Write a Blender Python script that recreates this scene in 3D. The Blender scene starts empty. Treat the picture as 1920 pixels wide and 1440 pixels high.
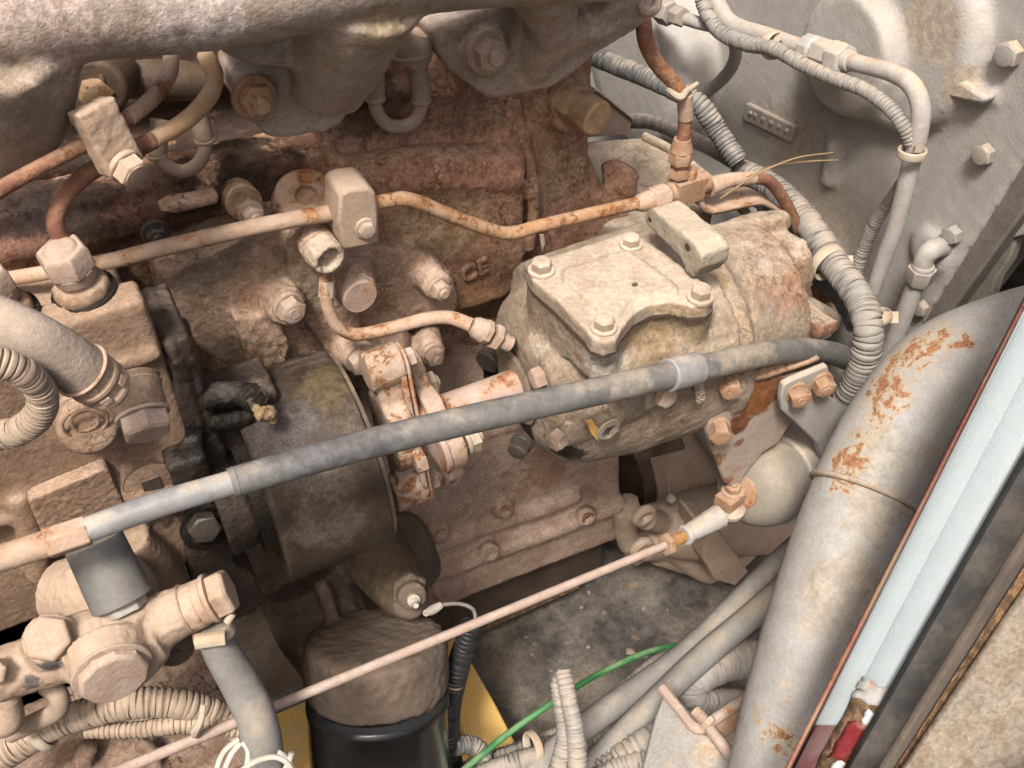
import bpy, bmesh, math, random
import numpy as np
from mathutils import Vector, Matrix, Quaternion, noise as mnoise
R = math.radians
random.seed(7)
rng = np.random.default_rng(7)
scene = bpy.context.scene
COL = scene.collection

# ---------------------------------------------------------------- camera
# world: +X runs along the engine (towards the gearbox), -Y points out of the engine side, +Z is up
F = np.array([.324, .629, -.707]); F /= np.linalg.norm(F)
RT = np.array([.889, -.458, 0.]); RT /= np.linalg.norm(RT)
UP = np.cross(RT, F)
FOV = R(55)
K = 2*math.tan(FOV/2)/1920
CAM = -0.8*F
cam_d = bpy.data.cameras.new("camera"); cam = bpy.data.objects.new("camera", cam_d); COL.objects.link(cam)
cam_d.sensor_fit = 'HORIZONTAL'; cam_d.angle = FOV; cam_d.clip_start = .02; cam_d.clip_end = 100
cam.matrix_world = Matrix(((RT[0], UP[0], -F[0], CAM[0]), (RT[1], UP[1], -F[1], CAM[1]),
                           (RT[2], UP[2], -F[2], CAM[2]), (0, 0, 0, 1)))
scene.camera = cam
# ---------------------------------------------------------------- light
SUN_EL, SUN_AZ = 60, 224     # azimuth measured clockwise from +Y seen from above
w = bpy.data.worlds.new("World"); scene.world = w; w.use_nodes = True
nt = w.node_tree
sky = nt.nodes.new('ShaderNodeTexSky'); sky.sky_type = 'NISHITA'; sky.sun_disc = False
sky.sun_elevation = R(SUN_EL); sky.sun_rotation = R(SUN_AZ); sky.dust_density = 9; sky.air_density = .8; sky.ozone_density = 0
nt.links.new(sky.outputs[0], nt.nodes['Background'].inputs[0]); nt.nodes['Background'].inputs[1].default_value = .05
sl = bpy.data.lights.new("sun", 'SUN'); sl.energy = 1.5; sl.angle = R(11); sl.color = (1, .95, .89)
so = bpy.data.objects.new("sun", sl); COL.objects.link(so)
sd = Vector((math.sin(R(SUN_AZ))*math.cos(R(SUN_EL)), math.cos(R(SUN_AZ))*math.cos(R(SUN_EL)), math.sin(R(SUN_EL))))
so.rotation_euler = sd.to_track_quat('Z', 'Y').to_euler()
scene.view_settings.view_transform = 'Standard'; scene.view_settings.look = 'None'
scene.view_settings.exposure = 1.8; scene.view_settings.gamma = 1

scene.cycles.diffuse_bounces = 2
# ---------------------------------------------------------------- point helpers (photo pixel + real plane -> world)
def dr(px, py): return F + K*(px-960)*RT + K*(720-py)*UP
def D(px, py, t): return CAM + t*dr(px, py)
def PY(px, py, y=0.):
    d = dr(px, py); return CAM + (y-CAM[1])/d[1]*d
def PX(px, py, x):
    d = dr(px, py); return CAM + (x-CAM[0])/d[0]*d
def PZ(px, py, z):
    d = dr(px, py); return CAM + (z-CAM[2])/d[2]*d
def dep(P): return float((np.asarray(P)-CAM) @ F)
def S(px, P): return px*K*dep(P)
EX, EY, EZ = np.eye(3)
N = -EY                                   # out of the engine side

def nrm(v): v = np.asarray(v, float); return v/np.linalg.norm(v)
def frame(axis, ref=None):
    a = nrm(axis); r = np.array([0, 0, 1.]) if ref is None else np.asarray(ref, float)
    if abs(a @ nrm(r)) > .95: r = np.array([1., 0, 0])
    u = nrm(np.cross(r, a)); v = np.cross(a, u); return u, v, a

def spline(P, k=8):
    P = np.asarray(P, float)
    if len(P) < 3: return P if k < 2 else np.array([P[0]+(P[-1]-P[0])*i/k for i in range(k+1)])
    Q = np.vstack([2*P[0]-P[1], P, 2*P[-1]-P[-2]]); out = []
    for i in range(1, len(Q)-2):
        p0, p1, p2, p3 = Q[i-1:i+3]
        for j in range(k):
            t = j/k
            out.append(.5*((2*p1)+(-p0+p2)*t+(2*p0-5*p1+4*p2-p3)*t*t+(-p0+3*p1-3*p2+p3)*t**3))
    out.append(P[-1]); return np.array(out)
def resample(P, step):
    L = np.r_[0, np.cumsum(np.linalg.norm(np.diff(P, axis=0), axis=1))]
    n = max(2, int(L[-1]/step)+1); s = np.linspace(0, L[-1], n)
    return np.stack([np.interp(s, L, P[:, c]) for c in range(P.shape[1])], 1), s

class B:
    def __init__(s): s.v = []; s.f = []
    def add(s, V, Fc):
        o = len(s.v); s.v.extend([tuple(map(float, p)) for p in V]); s.f.extend([[i+o for i in f] for f in Fc]); return s
    def sweep(s, P, rad, n=14, cap=True, oval=None, ref=None):
        P = np.asarray(P, float); m = len(P); rad = np.broadcast_to(np.asarray(rad, float), (m,))
        T = np.gradient(P, axis=0); T /= np.linalg.norm(T, axis=1)[:, None]+1e-12
        u, v, _ = frame(T[0], ref); V = []
        for i in range(m):
            u = u - T[i]*(u @ T[i]); u /= np.linalg.norm(u); v = np.cross(T[i], u)
            for j in range(n):
                a = 2*math.pi*j/n
                V.append(P[i] + rad[i]*(math.cos(a)*u*(oval or 1) + math.sin(a)*v))
        Fc = [[i*n+j, i*n+(j+1) % n, (i+1)*n+(j+1) % n, (i+1)*n+j] for i in range(m-1) for j in range(n)]
        if cap: Fc += [list(range(n))[::-1], [(m-1)*n+j for j in range(n)]]
        return s.add(V, Fc)
    def lathe(s, p, axis, prof, n=24, rot=0, ref=None):       # prof: (distance along axis, radius)
        u, v, a = frame(axis, ref); V = []
        for (h, r) in prof:
            for j in range(n):
                t = 2*math.pi*j/n+rot; V.append(np.asarray(p)+a*h+r*(math.cos(t)*u+math.sin(t)*v))
        m = len(prof)
        Fc = [[i*n+j, i*n+(j+1) % n, (i+1)*n+(j+1) % n, (i+1)*n+j] for i in range(m-1) for j in range(n)]
        Fc += [list(range(n))[::-1], [(m-1)*n+j for j in range(n)]]
        return s.add(V, Fc)
    def cyl(s, p0, p1, r0, r1=None, n=24):
        p0 = np.asarray(p0); p1 = np.asarray(p1); L = np.linalg.norm(p1-p0); r1 = r0 if r1 is None else r1
        c = min(r1*.12, L*.2)
        return s.lathe(p0, p1-p0, [(0, r0), (L-c, r1), (L, r1-c)], n)
    def hex(s, p, axis, r, h, rot=0, ch=.12):
        return s.lathe(p, axis, [(0, r), (h*(1-ch*1.6), r), (h, r*(1-ch))], 6, rot)
    def ring(s, p, axis, r, t, n=28, m=10, sx=1.):
        u, v, a = frame(axis); V = []
        for i in range(n):
            A = 2*math.pi*i/n; d = math.cos(A)*u+math.sin(A)*v
            for j in range(m):
                b = 2*math.pi*j/m; V.append(np.asarray(p)+d*(r+t*math.cos(b))+a*t*sx*math.sin(b))
        return s.add(V, [[i*m+j, ((i+1) % n)*m+j, ((i+1) % n)*m+(j+1) % m, i*m+(j+1) % m] for i in range(n) for j in range(m)])
    def prism(s, pts, vec):                                     # polygon + extrusion vector
        pts = [np.asarray(p, float) for p in pts]; vec = np.asarray(vec, float); n = len(pts)
        nn = sum(np.cross(pts[i], pts[(i+1) % n]) for i in range(n))
        if nn @ vec > 0: pts = pts[::-1]
        V = pts+[p+vec for p in pts]
        return s.add(V, [list(range(n)), [n+i for i in range(n)][::-1]] + [[i, n+i, n+(i+1) % n, (i+1) % n] for i in range(n)])
    def box(s, c, hx, hy, hz):
        c = np.asarray(c, float); hx, hy, hz = map(lambda q: np.asarray(q, float), (hx, hy, hz))
        V = [c+a*hx+b*hy+d*hz for a in (-1, 1) for b in (-1, 1) for d in (-1, 1)]
        Fc = [[0, 1, 3, 2], [4, 6, 7, 5], [0, 4, 5, 1], [2, 3, 7, 6], [0, 2, 6, 4], [1, 5, 7, 3]]
        if np.dot(np.cross(hx, hy), hz) < 0: Fc = [f[::-1] for f in Fc]
        return s.add(V, Fc)
    def ball(s, p, r, sc=(1, 1, 1), n=18, m=12):
        V = [np.asarray(p)+np.array([0, 0, -r*sc[2]])]; Fc = []
        for i in range(1, m):
            a = -math.pi/2+math.pi*i/m
            for j in range(n):
                b = 2*math.pi*j/n; V.append(np.asarray(p)+r*np.array([math.cos(a)*math.cos(b)*sc[0], math.cos(a)*math.sin(b)*sc[1], math.sin(a)*sc[2]]))
        V.append(np.asarray(p)+np.array([0, 0, r*sc[2]]))
        for j in range(n): Fc.append([0, 1+(j+1) % n, 1+j])
        for i in range(m-2):
            for j in range(n): Fc.append([1+i*n+j, 1+i*n+(j+1) % n, 1+(i+1)*n+(j+1) % n, 1+(i+1)*n+j])
        e = 1+(m-2)*n
        for j in range(n): Fc.append([e+j, e+(j+1) % n, len(V)-1])
        return s.add(V, Fc)
    # --- pixel-placed versions -------------------------------------------------
    def tubeP(s, pts, r, n=14, k=8, fn=None, cap=True, oval=None):
        """pts (px,py,y) on planes Y=y (or via fn); r in photo pixels (scalar or one per point)"""
        fn = fn or PY; P = [fn(*p) for p in pts]; rr = np.broadcast_to(np.asarray(r, float), (len(P),))
        rw = [S(q, p) for q, p in zip(rr, P)]
        Q = spline(np.c_[np.array(P), rw], k)
        return s.sweep(Q[:, :3], Q[:, 3], n, cap, oval)
    def corrP(s, pts, r, pitch=8, amp=.14, n=14, fn=None):
        fn = fn or PY; P = [fn(*p) for p in pts]; rr = np.broadcast_to(np.asarray(r, float), (len(P),))
        rw = [S(q, p) for q, p in zip(rr, P)]; pw = S(pitch, P[len(P)//2])
        Q, ss = resample(spline(np.c_[np.array(P), rw], 10), pw/9)
        ph = (ss/pw) % 1.0
        prof = np.interp(ph, [0, .11, .23, .5, .78, .89, 1], [0, .72, .96, 1, .96, .72, 0])
        ring = (ss/pw).astype(int); jit = rng.normal(0, .009, ring.max()+2)[ring]; wob = rng.normal(0, .022, (ring.max()+2, 3))[ring]
        return s.sweep(Q[:, :3]+wob*(Q[:, 3]*prof)[:, None]*.5, Q[:, 3]*(1-amp*1.35+amp*1.35*prof*(1+jit*5)+jit*.6), n)
    def prismY(s, poly, y, th): return s.prism([PY(a, b, y) for a, b in poly], (0, th, 0))
    def prismX(s, poly, x, th): return s.prism([PX(a, b, x) for a, b in poly], (th, 0, 0))
    def prismZ(s, poly, z, th): return s.prism([PZ(a, b, z) for a, b in poly], (0, 0, -th))
    def mesh(s, name, smooth=35):
        m = bpy.data.meshes.new(name); m.from_pydata(s.v, [], s.f); m.validate()
        finish(m, smooth); return m

def finish(m, smooth=35):
    m.polygons.foreach_set('use_smooth', [True]*len(m.polygons))
    if smooth < 180: m.set_sharp_from_angle(angle=R(smooth))
    m.update()

def cast(b, name, voxel=.002, it=6, amp=.0006, sc=160, lump=0.):
    """overlapping closed shells -> one continuous cast-looking skin with soft fillets and rough relief"""
    m = bpy.data.meshes.new(name); m.from_pydata(b.v, [], b.f)
    o = bpy.data.objects.new(name, m); COL.objects.link(o)
    md = o.modifiers.new('r', 'REMESH'); md.mode = 'VOXEL'; md.voxel_size = voxel
    if it: sm = o.modifiers.new('s', 'SMOOTH'); sm.factor = .5; sm.iterations = it
    dg = bpy.context.evaluated_depsgraph_get(); e = o.evaluated_get(dg)
    mm = bpy.data.meshes.new_from_object(e); mm.name = name
    bpy.data.objects.remove(o); bpy.data.meshes.remove(m)
    n = len(mm.vertices)
    if amp and n:
        co = np.empty(n*3, 'f'); mm.vertices.foreach_get('co', co); co = co.reshape(-1, 3)
        no = np.empty(n*3, 'f'); mm.vertices.foreach_get('normal', no); no = no.reshape(-1, 3)
        h = np.array([mnoise.noise(Vector(c)*sc)+.6*mnoise.noise(Vector(c)*sc*2.7) for c in co.tolist()])
        if lump: h = h + lump*np.array([max(0, mnoise.noise(Vector(c)*45+Vector((3, 1, 7)))) for c in co.tolist()])
        co += (no*(h*amp)[:, None]).astype('f'); mm.vertices.foreach_set('co', co.ravel())
    finish(mm, 180); return mm

# ---------------------------------------------------------------- objects
def thing(name, label, cat, at, group=None, kind=None):
    o = bpy.data.objects.new(name, None); COL.objects.link(o); o.location = Vector(tuple(map(float, at))); o.empty_display_size = .02
    o['label'] = label; o['category'] = cat
    if group: o['group'] = group
    if kind: o['kind'] = kind
    return o
def origin(o):
    v = Vector((0, 0, 0))
    while o is not None: v = v+o.location; o = o.parent
    return v
def part(name, b, m, parent=None, bevel=0., smooth=35, label=None, segs=2):
    me = b.mesh(name, smooth) if isinstance(b, B) else b
    if not me.materials: me.materials.append(m)
    o = bpy.data.objects.new(name, me); COL.objects.link(o)
    if parent is not None:
        o.parent = parent; o.location = -origin(parent)
    if bevel:
        md = o.modifiers.new('edge', 'BEVEL'); md.width = bevel; md.segments = segs; md.limit_method = 'ANGLE'; md.angle_limit = R(38)
    if label: o['label'] = label
    return o
def solo(name, b, m, label, cat, group=None, **kw):
    o = part(name, b, m, None, **kw); o['label'] = label; o['category'] = cat
    if group: o['group'] = group
    return o
BOLT = {}
def bolt(parent, P, axis, rpx, m, h=.75, washer=1.35, stud=0., name='bolt', twist=None, nut=False, label=None):
    """hex head of corner radius rpx photo pixels standing on P"""
    key = (round(h, 2), round(washer, 2), round(stud, 2), nut, m.name)
    if key not in BOLT:
        b = B()
        if washer: b.lathe((0, 0, -.2), EZ, [(0, washer), (.3, washer), (.36, washer*.93)], 20)
        z = .14 if washer else -.2
        b.lathe((0, 0, z), EZ, [(0, .98), (.04, 1), (h-.12, 1), (h-.03, .9), (h, .84)], 6)
        b.lathe((0, 0, z+h-.06), EZ, [(0, .8), (.08, .78), (.1, .72)], 16)
        if stud: b.lathe((0, 0, z+h-.02), EZ, [(0, .5), (stud-.08, .5), (stud, .42)], 14)
        me = b.mesh(name, 32); me.materials.append(m); BOLT[key] = me
    o = bpy.data.objects.new(name, BOLT[key]); COL.objects.link(o)
    o.parent = parent; o.location = Vector(tuple(map(float, P)))-origin(parent)
    q = Vector(tuple(map(float, axis))).to_track_quat('Z', 'Y') @ Quaternion((0, 0, 1), random.uniform(0, 1.05) if twist is None else twist)
    o.rotation_mode = 'QUATERNION'; o.rotation_quaternion = q; s = S(rpx, P); o.scale = (s, s, s)
    if label: o['label'] = label
    return o
# ---------------------------------------------------------------- materials
class NT:
    def __init__(s, name):
        s.m = bpy.data.materials.new(name); s.m.use_nodes = True; s.t = s.m.node_tree; s.n = s.t.nodes
        s.b = s.n['Principled BSDF']; g = s.n.new('ShaderNodeNewGeometry'); s.P = g.outputs['Position']; s.Nz = s.vm('DOT_PRODUCT', g.outputs['Normal'], (0, 0, 1), out=1)
    def L(s, a, i):
        if hasattr(a, 'links') or isinstance(a, bpy.types.NodeSocket): s.t.links.new(a, i)
        else: i.default_value = a
    def vm(s, op, a, b, out=0):
        n = s.n.new('ShaderNodeVectorMath'); n.operation = op; s.L(a, n.inputs[0]); s.L(b, n.inputs[1]); return n.outputs[out]
    def math(s, op, a, b=0., c=0., clamp=False):
        n = s.n.new('ShaderNodeMath'); n.operation = op; n.use_clamp = clamp
        s.L(a, n.inputs[0]); s.L(b, n.inputs[1]); s.L(c, n.inputs[2]); return n.outputs[0]
    def noise(s, scale, detail=6, rough=.6, vec=None, dist=0., color=False):
        n = s.n.new('ShaderNodeTexNoise'); s.L(vec if vec is not None else s.P, n.inputs['Vector'])
        n.inputs['Scale'].default_value = scale; n.inputs['Detail'].default_value = detail; n.inputs['Roughness'].default_value = rough; n.inputs['Distortion'].default_value = dist
        return n.outputs['Color' if color else 'Fac']
    def ramp(s, f, lo, hi, a=0., b=1.):
        n = s.n.new('ShaderNodeMapRange'); n.interpolation_type = 'SMOOTHSTEP'; s.L(f, n.inputs[0])
        for i, q in zip((1, 2, 3, 4), (lo, hi, a, b)): s.L(q, n.inputs[i])
        return n.outputs[0]
    def mix(s, f, a, b, mode='MIX'):
        n = s.n.new('ShaderNodeMix'); n.data_type = 'RGBA'; n.blend_type = mode; s.L(f, n.inputs[0])
        s.L(a if not isinstance(a, tuple) else (*a, 1)[:4], n.inputs[6]); s.L(b if not isinstance(b, tuple) else (*b, 1)[:4], n.inputs[7]); return n.outputs[2]

DUST = (.43, .335, .25)
PEND = []
def MAT(name, c1, c2=None, sc=30, dust=0., dcol=DUST, dsc=35, dedge=.12, rust=0., rsc=55, speck=.3, spots=(), rough=.85, gloss=None, metal=0., bump=.5, bsc=260, mott=.22, crack=0., rs=(), halo=((.27, .145, .07), (.44, .29, .175))):
    """c1/c2: clean surface colours; dust: how much settles on what faces up; rust: share of rusted area; spots: (centre, radius, colour, strength[, roughness])"""
    def tone(c):                                           # these dusts and castings are browner than a neutral beige
        return tuple(x*k_ for x, k_ in zip(c, (.885, .85, .81))) if c[0] > c[2]*1.18 and c[0] > .2 else tuple(c)
    c1 = tone(c1); c2 = tone(c2) if c2 else None; dcol = tone(dcol); spots = [(q[0], q[1], tone(q[2])) + tuple(q[3:]) for q in spots]
    t = NT(name); c2 = c2 or tuple(x*.75 for x in c1)
    n1 = t.noise(sc, 8, .62); c = t.mix(t.ramp(n1, .36, .64), tuple(c1), tuple(c2)); ro = rough
    ht = t.math('MULTIPLY', t.noise(bsc, 6, .65), 1.)
    nf = t.noise(900, 3, .6)
    def stains(c, ro, which):
        for sp in which:
            pix, rpx, col, st = sp[:4]
            sub = t.n.new('ShaderNodeVectorMath'); sub.operation = 'SUBTRACT'; t.t.links.new(t.P, sub.inputs[0])
            dd = t.vm('LENGTH', sub.outputs[0], (0, 0, 0), out=1)
            dv = t.n.new('ShaderNodeMath'); dv.operation = 'DIVIDE'; t.t.links.new(dd, dv.inputs[0])
            nz = t.n.new('ShaderNodeTexNoise'); t.t.links.new(t.P, nz.inputs['Vector']); nz.inputs['Detail'].default_value = 10; nz.inputs['Roughness'].default_value = .7
            wob = sp[5] if len(sp) > 5 else 2.4
            dd = t.math('ADD', dv.outputs[0], t.math('MULTIPLY', t.math('SUBTRACT', nz.outputs['Fac'], .5), wob))
            mk = t.math('MULTIPLY', t.ramp(dd, 1.0, .68), st)
            PEND.append((t.m, pix, rpx, sub, dv, nz))
            c = t.mix(mk, c, t.mix(t.ramp(t.noise(160, 9, .72), .36, .64), tuple(x*.62 for x in col), tuple(min(1, x*1.22) for x in col)))
            if len(sp) > 4 and sp[4] is not None: ro = t.mix(mk, ro if not isinstance(ro, float) else (ro,)*3, (sp[4],)*3)
        return c, ro
    dark = [q for q in spots if max(q[2]) < .13]; c, ro = stains(c, ro, [q for q in spots if q not in dark])
    if dust:
        dn = t.math('ADD', t.math('MULTIPLY', t.Nz, .55), t.math('MULTIPLY', t.math('SUBTRACT', t.noise(dsc, 8, .66), .5), 1.5))
        mk = t.ramp(dn, .62-dust*.9-dedge, .62-dust*.9+dedge+.12)
        dc = t.mix(t.noise(90, 6, .6), tuple(x*.82 for x in dcol), tuple(min(1, x*1.14) for x in dcol))
        c = t.mix(t.math('MULTIPLY', mk, .92), c, dc)
        ht = t.math('ADD', ht, t.math('MULTIPLY', mk, .5))
        ro = t.mix(mk, ro if not isinstance(ro, float) else (ro,)*3, (.97,)*3)
    if rust:
        rn = t.math('ADD', t.noise(rsc, 12, .70, dist=.3), t.math('MULTIPLY', t.math('SUBTRACT', t.noise(rsc*.22, 4, .6), .5), .55)); th = .74-.40*rust
        for pix, rpx, boost in rs:
            sub = t.n.new('ShaderNodeVectorMath'); sub.operation = 'SUBTRACT'; t.t.links.new(t.P, sub.inputs[0])
            dv = t.n.new('ShaderNodeMath'); dv.operation = 'DIVIDE'; t.t.links.new(t.vm('LENGTH', sub.outputs[0], (0, 0, 0), out=1), dv.inputs[0])
            PEND.append((t.m, pix, rpx, sub, dv, None)); rn = t.math('ADD', rn, t.math('MULTIPLY', t.ramp(dv.outputs[0], 1.15, .25), boost))
        c = t.mix(t.math('MULTIPLY', t.ramp(rn, th-.09, th+.03), .6), c, t.mix(t.noise(rsc*3, 6, .7), *halo))
        mk = t.ramp(rn, th+.015, th+.075)
        rc = t.mix(t.ramp(t.noise(rsc*4, 8, .7), .38, .62), (.13, .045, .02), (.36, .155, .06))
        rc = t.mix(t.ramp(t.noise(rsc*1.7, 6, .6), .54, .70), rc, (.42, .21, .09))
        c = t.mix(t.math('MULTIPLY', mk, .88), c, rc)
        ht = t.math('SUBTRACT', ht, t.math('MULTIPLY', mk, .8)); ro = t.mix(mk, ro if not isinstance(ro, float) else (ro,)*3, (.9,)*3)
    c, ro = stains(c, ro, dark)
    if mott:
        c = t.mix(t.math('MULTIPLY', t.ramp(t.noise(75, 9, .72), .44, .62), mott), c, t.mix(1., c, (.66, .57, .48), 'MULTIPLY'))
        c = t.mix(t.math('MULTIPLY', t.ramp(t.noise(420, 5, .65), .42, .62), mott), c, t.mix(1., c, (.66, .60, .53), 'MULTIPLY'))
        c = t.mix(t.math('MULTIPLY', t.ramp(t.noise(310, 5, .65, vec=t.vm('ADD', t.P, (3., 5., 1.))), .50, .68), mott), c, t.mix(1., c, (1.35, 1.32, 1.28), 'MULTIPLY'))
    if crack:
        v = t.n.new('ShaderNodeTexVoronoi'); v.feature = 'DISTANCE_TO_EDGE'; v.inputs['Scale'].default_value = 75
        t.t.links.new(t.vm('ADD', t.P, t.vm('MULTIPLY', t.noise(55, 5, .6, color=True), (.03, .03, .03))), v.inputs['Vector'])
        ck = t.math('MULTIPLY', t.ramp(v.outputs['Distance'], .028, .006), t.ramp(t.noise(26, 3, .5), .54, .62))
        c = t.mix(t.math('MULTIPLY', ck, crack), c, (.06, .04, .03)); ht = t.math('SUBTRACT', ht, t.math('MULTIPLY', ck, 1.2*crack))
    if speck: c = t.mix(t.math('MULTIPLY', t.ramp(t.noise(700, 3, .5), .66, .72), speck), c, (.05, .035, .025))
    if not isinstance(ro, float): t.t.links.new(ro, t.b.inputs['Roughness'])
    else: t.b.inputs['Roughness'].default_value = ro
    t.t.links.new(c, t.b.inputs['Base Color']); t.b.inputs['Metallic'].default_value = metal
    t.b.inputs['Specular IOR Level'].default_value = gloss if gloss is not None else .3
    if bump:
        bn = t.n.new('ShaderNodeBump'); bn.inputs['Strength'].default_value = bump; bn.inputs['Distance'].default_value = .0012
        t.t.links.new(t.math('ADD', ht, t.math('MULTIPLY', nf, .25)), bn.inputs['Height']); t.t.links.new(bn.outputs[0], t.b.inputs['Normal'])
    return t.m

BLACK_OIL = (.012, .010, .009)
M = {}
M['manifold'] = MAT('dusty_aluminium', (.41, .36, .335), (.34, .29, .235), 16, dust=.18, dcol=(.53, .475, .455), dsc=12, rust=0, speck=.5, rough=.6, bump=.6, bsc=420, mott=.5,
    spots=[((370, 60), 100, (.56, .51, .50), .8), ((90, 60), 130, (.54, .45, .42), .75), ((300, 20), 120, (.50, .43, .39), .6), ((760, 30), 90, (.46, .40, .33), .6), ((1130, 20), 70, (.50, .43, .40), .7), ((930, 30), 89, (.10, .09, .08), .5), ((540, 100), 48, (.44, .40, .37), .6), ((230, 120), 54, (.22, .13, .07), .6), ((720, 60), 60, (.33, .26, .15), .6)])
M['block'] = MAT('dirty_engine_block', (.40, .27, .20), (.30, .185, .135), 24, dust=.2, dcol=(.46, .32, .25), dsc=26, rust=.38, rsc=240, speck=.6, bump=.9, bsc=260, mott=.8, crack=.5,
    spots=[((880, 300), 160, (.44, .26, .19), .85), ((700, 310), 100, (.40, .235, .165), .8), ((830, 430), 110, (.36, .275, .18), .75), ((760, 500), 60, (.125, .10, .075), .7), ((930, 500), 50, (.24, .15, .09), .6), ((900, 560), 60, (.28, .165, .09), .6),
           ((880, 205), 80, (.16, .115, .08), .7), ((700, 200), 80, (.09, .065, .048), .75), ((340, 380), 130, (.075, .045, .032), .9), ((200, 430), 120, (.10, .05, .038), .85), ((60, 440), 90, (.11, .045, .035), .7), ((480, 320), 90, (.09, .05, .035), .9), ((300, 160), 170, (.022, .017, .014), .95), ((450, 290), 90, (.05, .032, .024), .9), ((120, 380), 110, (.035, .024, .02), .9), ((30, 380), 90, (.03, .02, .018), .9),  # dark spots: oily grime, plus shade under the manifold arch painted in
           ((1050, 330), 80, (.36, .265, .20), .75), ((1060, 430), 70, (.34, .20, .155), .8), ((1050, 500), 50, (.20, .085, .06), .7)])
M['crank'] = MAT('dusty_crankcase', (.48, .38, .325), (.40, .30, .25), 20, dust=.2, dcol=(.52, .42, .36), rust=.14, rsc=110, speck=.45, bump=.8, bsc=230, mott=.6,
    spots=[((1010, 880), 89, (.30, .16, .11), .6), ((900, 900), 119, (.42, .34, .29), .6)])
M['cover'] = MAT('dirt_caked_cover', (.46, .345, .275), (.37, .26, .20), 40, dust=.28, dcol=(.54, .42, .345), dsc=45, rust=.14, rsc=110, speck=.5, bump=1.0, bsc=260, mott=.65, crack=.55,
    spots=[((560, 520), 60, (.22, .19, .14), .7), ((590, 570), 42, (.25, .21, .15), .7), ((720, 500), 45, (.24, .21, .16), .5), ((400, 480), 89, (.20, .18, .13), .6), ((430, 690), 104, (.17, .12, .08), .85)])
M['pump'] = MAT('dirt_caked_pump', (.30, .218, .16), (.235, .165, .12), 22, dust=.26, dcol=(.41, .315, .245), dsc=22, rust=.06, rsc=60, speck=.35, bump=.75, bsc=330, mott=.5, crack=.4,
    spots=[((330, 720), 54, (.03, .025, .02), .9, .4), ((310, 960), 48, (.06, .045, .035), .85, .5), ((60, 780), 60, (.18, .12, .08), .7)])
M['oily'] = MAT('black_oily_metal', (.010, .008, .007), (.022, .017, .013), 60, dust=.0, rust=0, speck=0, rough=.34, gloss=.22, bump=1.0, bsc=480, mott=.2,
    spots=[((420, 720), 36, (.07, .065, .06), .6, .3)])
M['gunk'] = MAT('oil_soaked_dirt', (.085, .058, .042), (.05, .036, .028), 35, dust=.12, dcol=(.20, .15, .11), speck=.3, rough=.6, gloss=.4, bump=.9, bsc=260)
M['drum'] = MAT('oil_stained_drum', (.055, .041, .030), (.034, .025, .019), 30, dust=.03, dcol=(.19, .16, .13), dsc=22, rust=0, speck=.25, rough=.46, gloss=.2, bump=.6, bsc=420, mott=.5,
    spots=[((520, 800), 89, (.085, .075, .075), .7, .35), ((610, 720), 60, (.115, .088, .05), .7, .7), ((620, 980), 89, (.1, .08, .06), .7, .75), ((500, 950), 24, (.36, .30, .24), .8, .9)])
M['rusty'] = MAT('rust_and_dust', (.42, .34, .29), (.39, .29, .215), 60, dust=.06, dcol=(.46, .39, .335), rust=.47, rsc=150, speck=.25, bump=.7, bsc=260)
M['rusttube'] = MAT('golden_brown_rusted_tube', (.38, .20, .09), (.47, .33, .22), 70, dust=.1, dcol=(.48, .37, .27), rust=.5, rsc=190, speck=.4, bump=.7)
M['rusty2'] = MAT('lightly_rusted_paint', (.47, .365, .295), (.43, .32, .25), 40, dust=.12, dcol=(.50, .40, .33), rust=.50, rsc=60, speck=.2, bump=.5)
M['rustpipe'] = MAT('brown_rusted_pipe', (.25, .125, .085), (.16, .072, .05), 60, dust=.08, dcol=(.40, .29, .22), rust=.45, rsc=110, speck=.4, bump=.7)
M['shaft'] = MAT('dusty_shaft', (.44, .36, .33), (.40, .32, .29), 40, dust=.1, dcol=(.48, .40, .36), rust=.50, rsc=60, speck=.1, bump=.3)
M['case'] = MAT('dusty_gearcase', (.32, .275, .23), (.255, .21, .16), 22, dust=.24, dcol=(.45, .395, .325), dsc=20, rust=.05, rsc=90, speck=.35, bump=.9, bsc=280, mott=.55, crack=.35,
    spots=[((1455, 480), 115, (.33, .215, .15), .8), ((1530, 600), 60, (.30, .165, .11), .85), ((1415, 425), 85, (.35, .24, .175), .75), ((1400, 480), 40, (.29, .265, .23), .7), ((1500, 540), 50, (.32, .20, .14), .75),
           ((1060, 845), 46, (.022, .019, .014), .95, .4), ((985, 800), 36, (.02, .018, .014), .95, .4), ((1140, 690), 50, (.42, .395, .36), .7), ((1400, 590), 60, (.44, .36, .26), .6), ((1010, 650), 34, (.42, .375, .32), .6), ((1250, 790), 70, (.30, .235, .185), .7),
           ((1220, 640), 60, (.27, .205, .125), .8), ((1300, 620), 50, (.30, .23, .15), .7), ((1080, 610), 40, (.25, .19, .125), .75), ((1060, 740), 24, (.20, .15, .10), .8), ((1340, 520), 40, (.36, .28, .17), .6)])
M['caseplate'] = MAT('dusty_cover_plate', (.36, .31, .26), (.31, .255, .20), 24, dust=.34, dcol=(.47, .415, .35), dsc=16, speck=.4, bump=.7, bsc=320, mott=.45,
    spots=[((1260, 585), 65, (.40, .32, .215), .8), ((1060, 560), 36, (.30, .25, .19), .6)])
M['lug'] = MAT('dusty_lug', (.36, .335, .28), (.31, .28, .22), 60, dust=.3, dcol=(.48, .42, .34), speck=.5, bump=.9, bsc=420)
M['boltd'] = MAT('dusty_bolt', (.44, .355, .30), (.36, .27, .215), 80, dust=.22, dcol=(.50, .41, .345), rust=.16, rsc=90, speck=.35, bump=.5, bsc=380)
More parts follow.
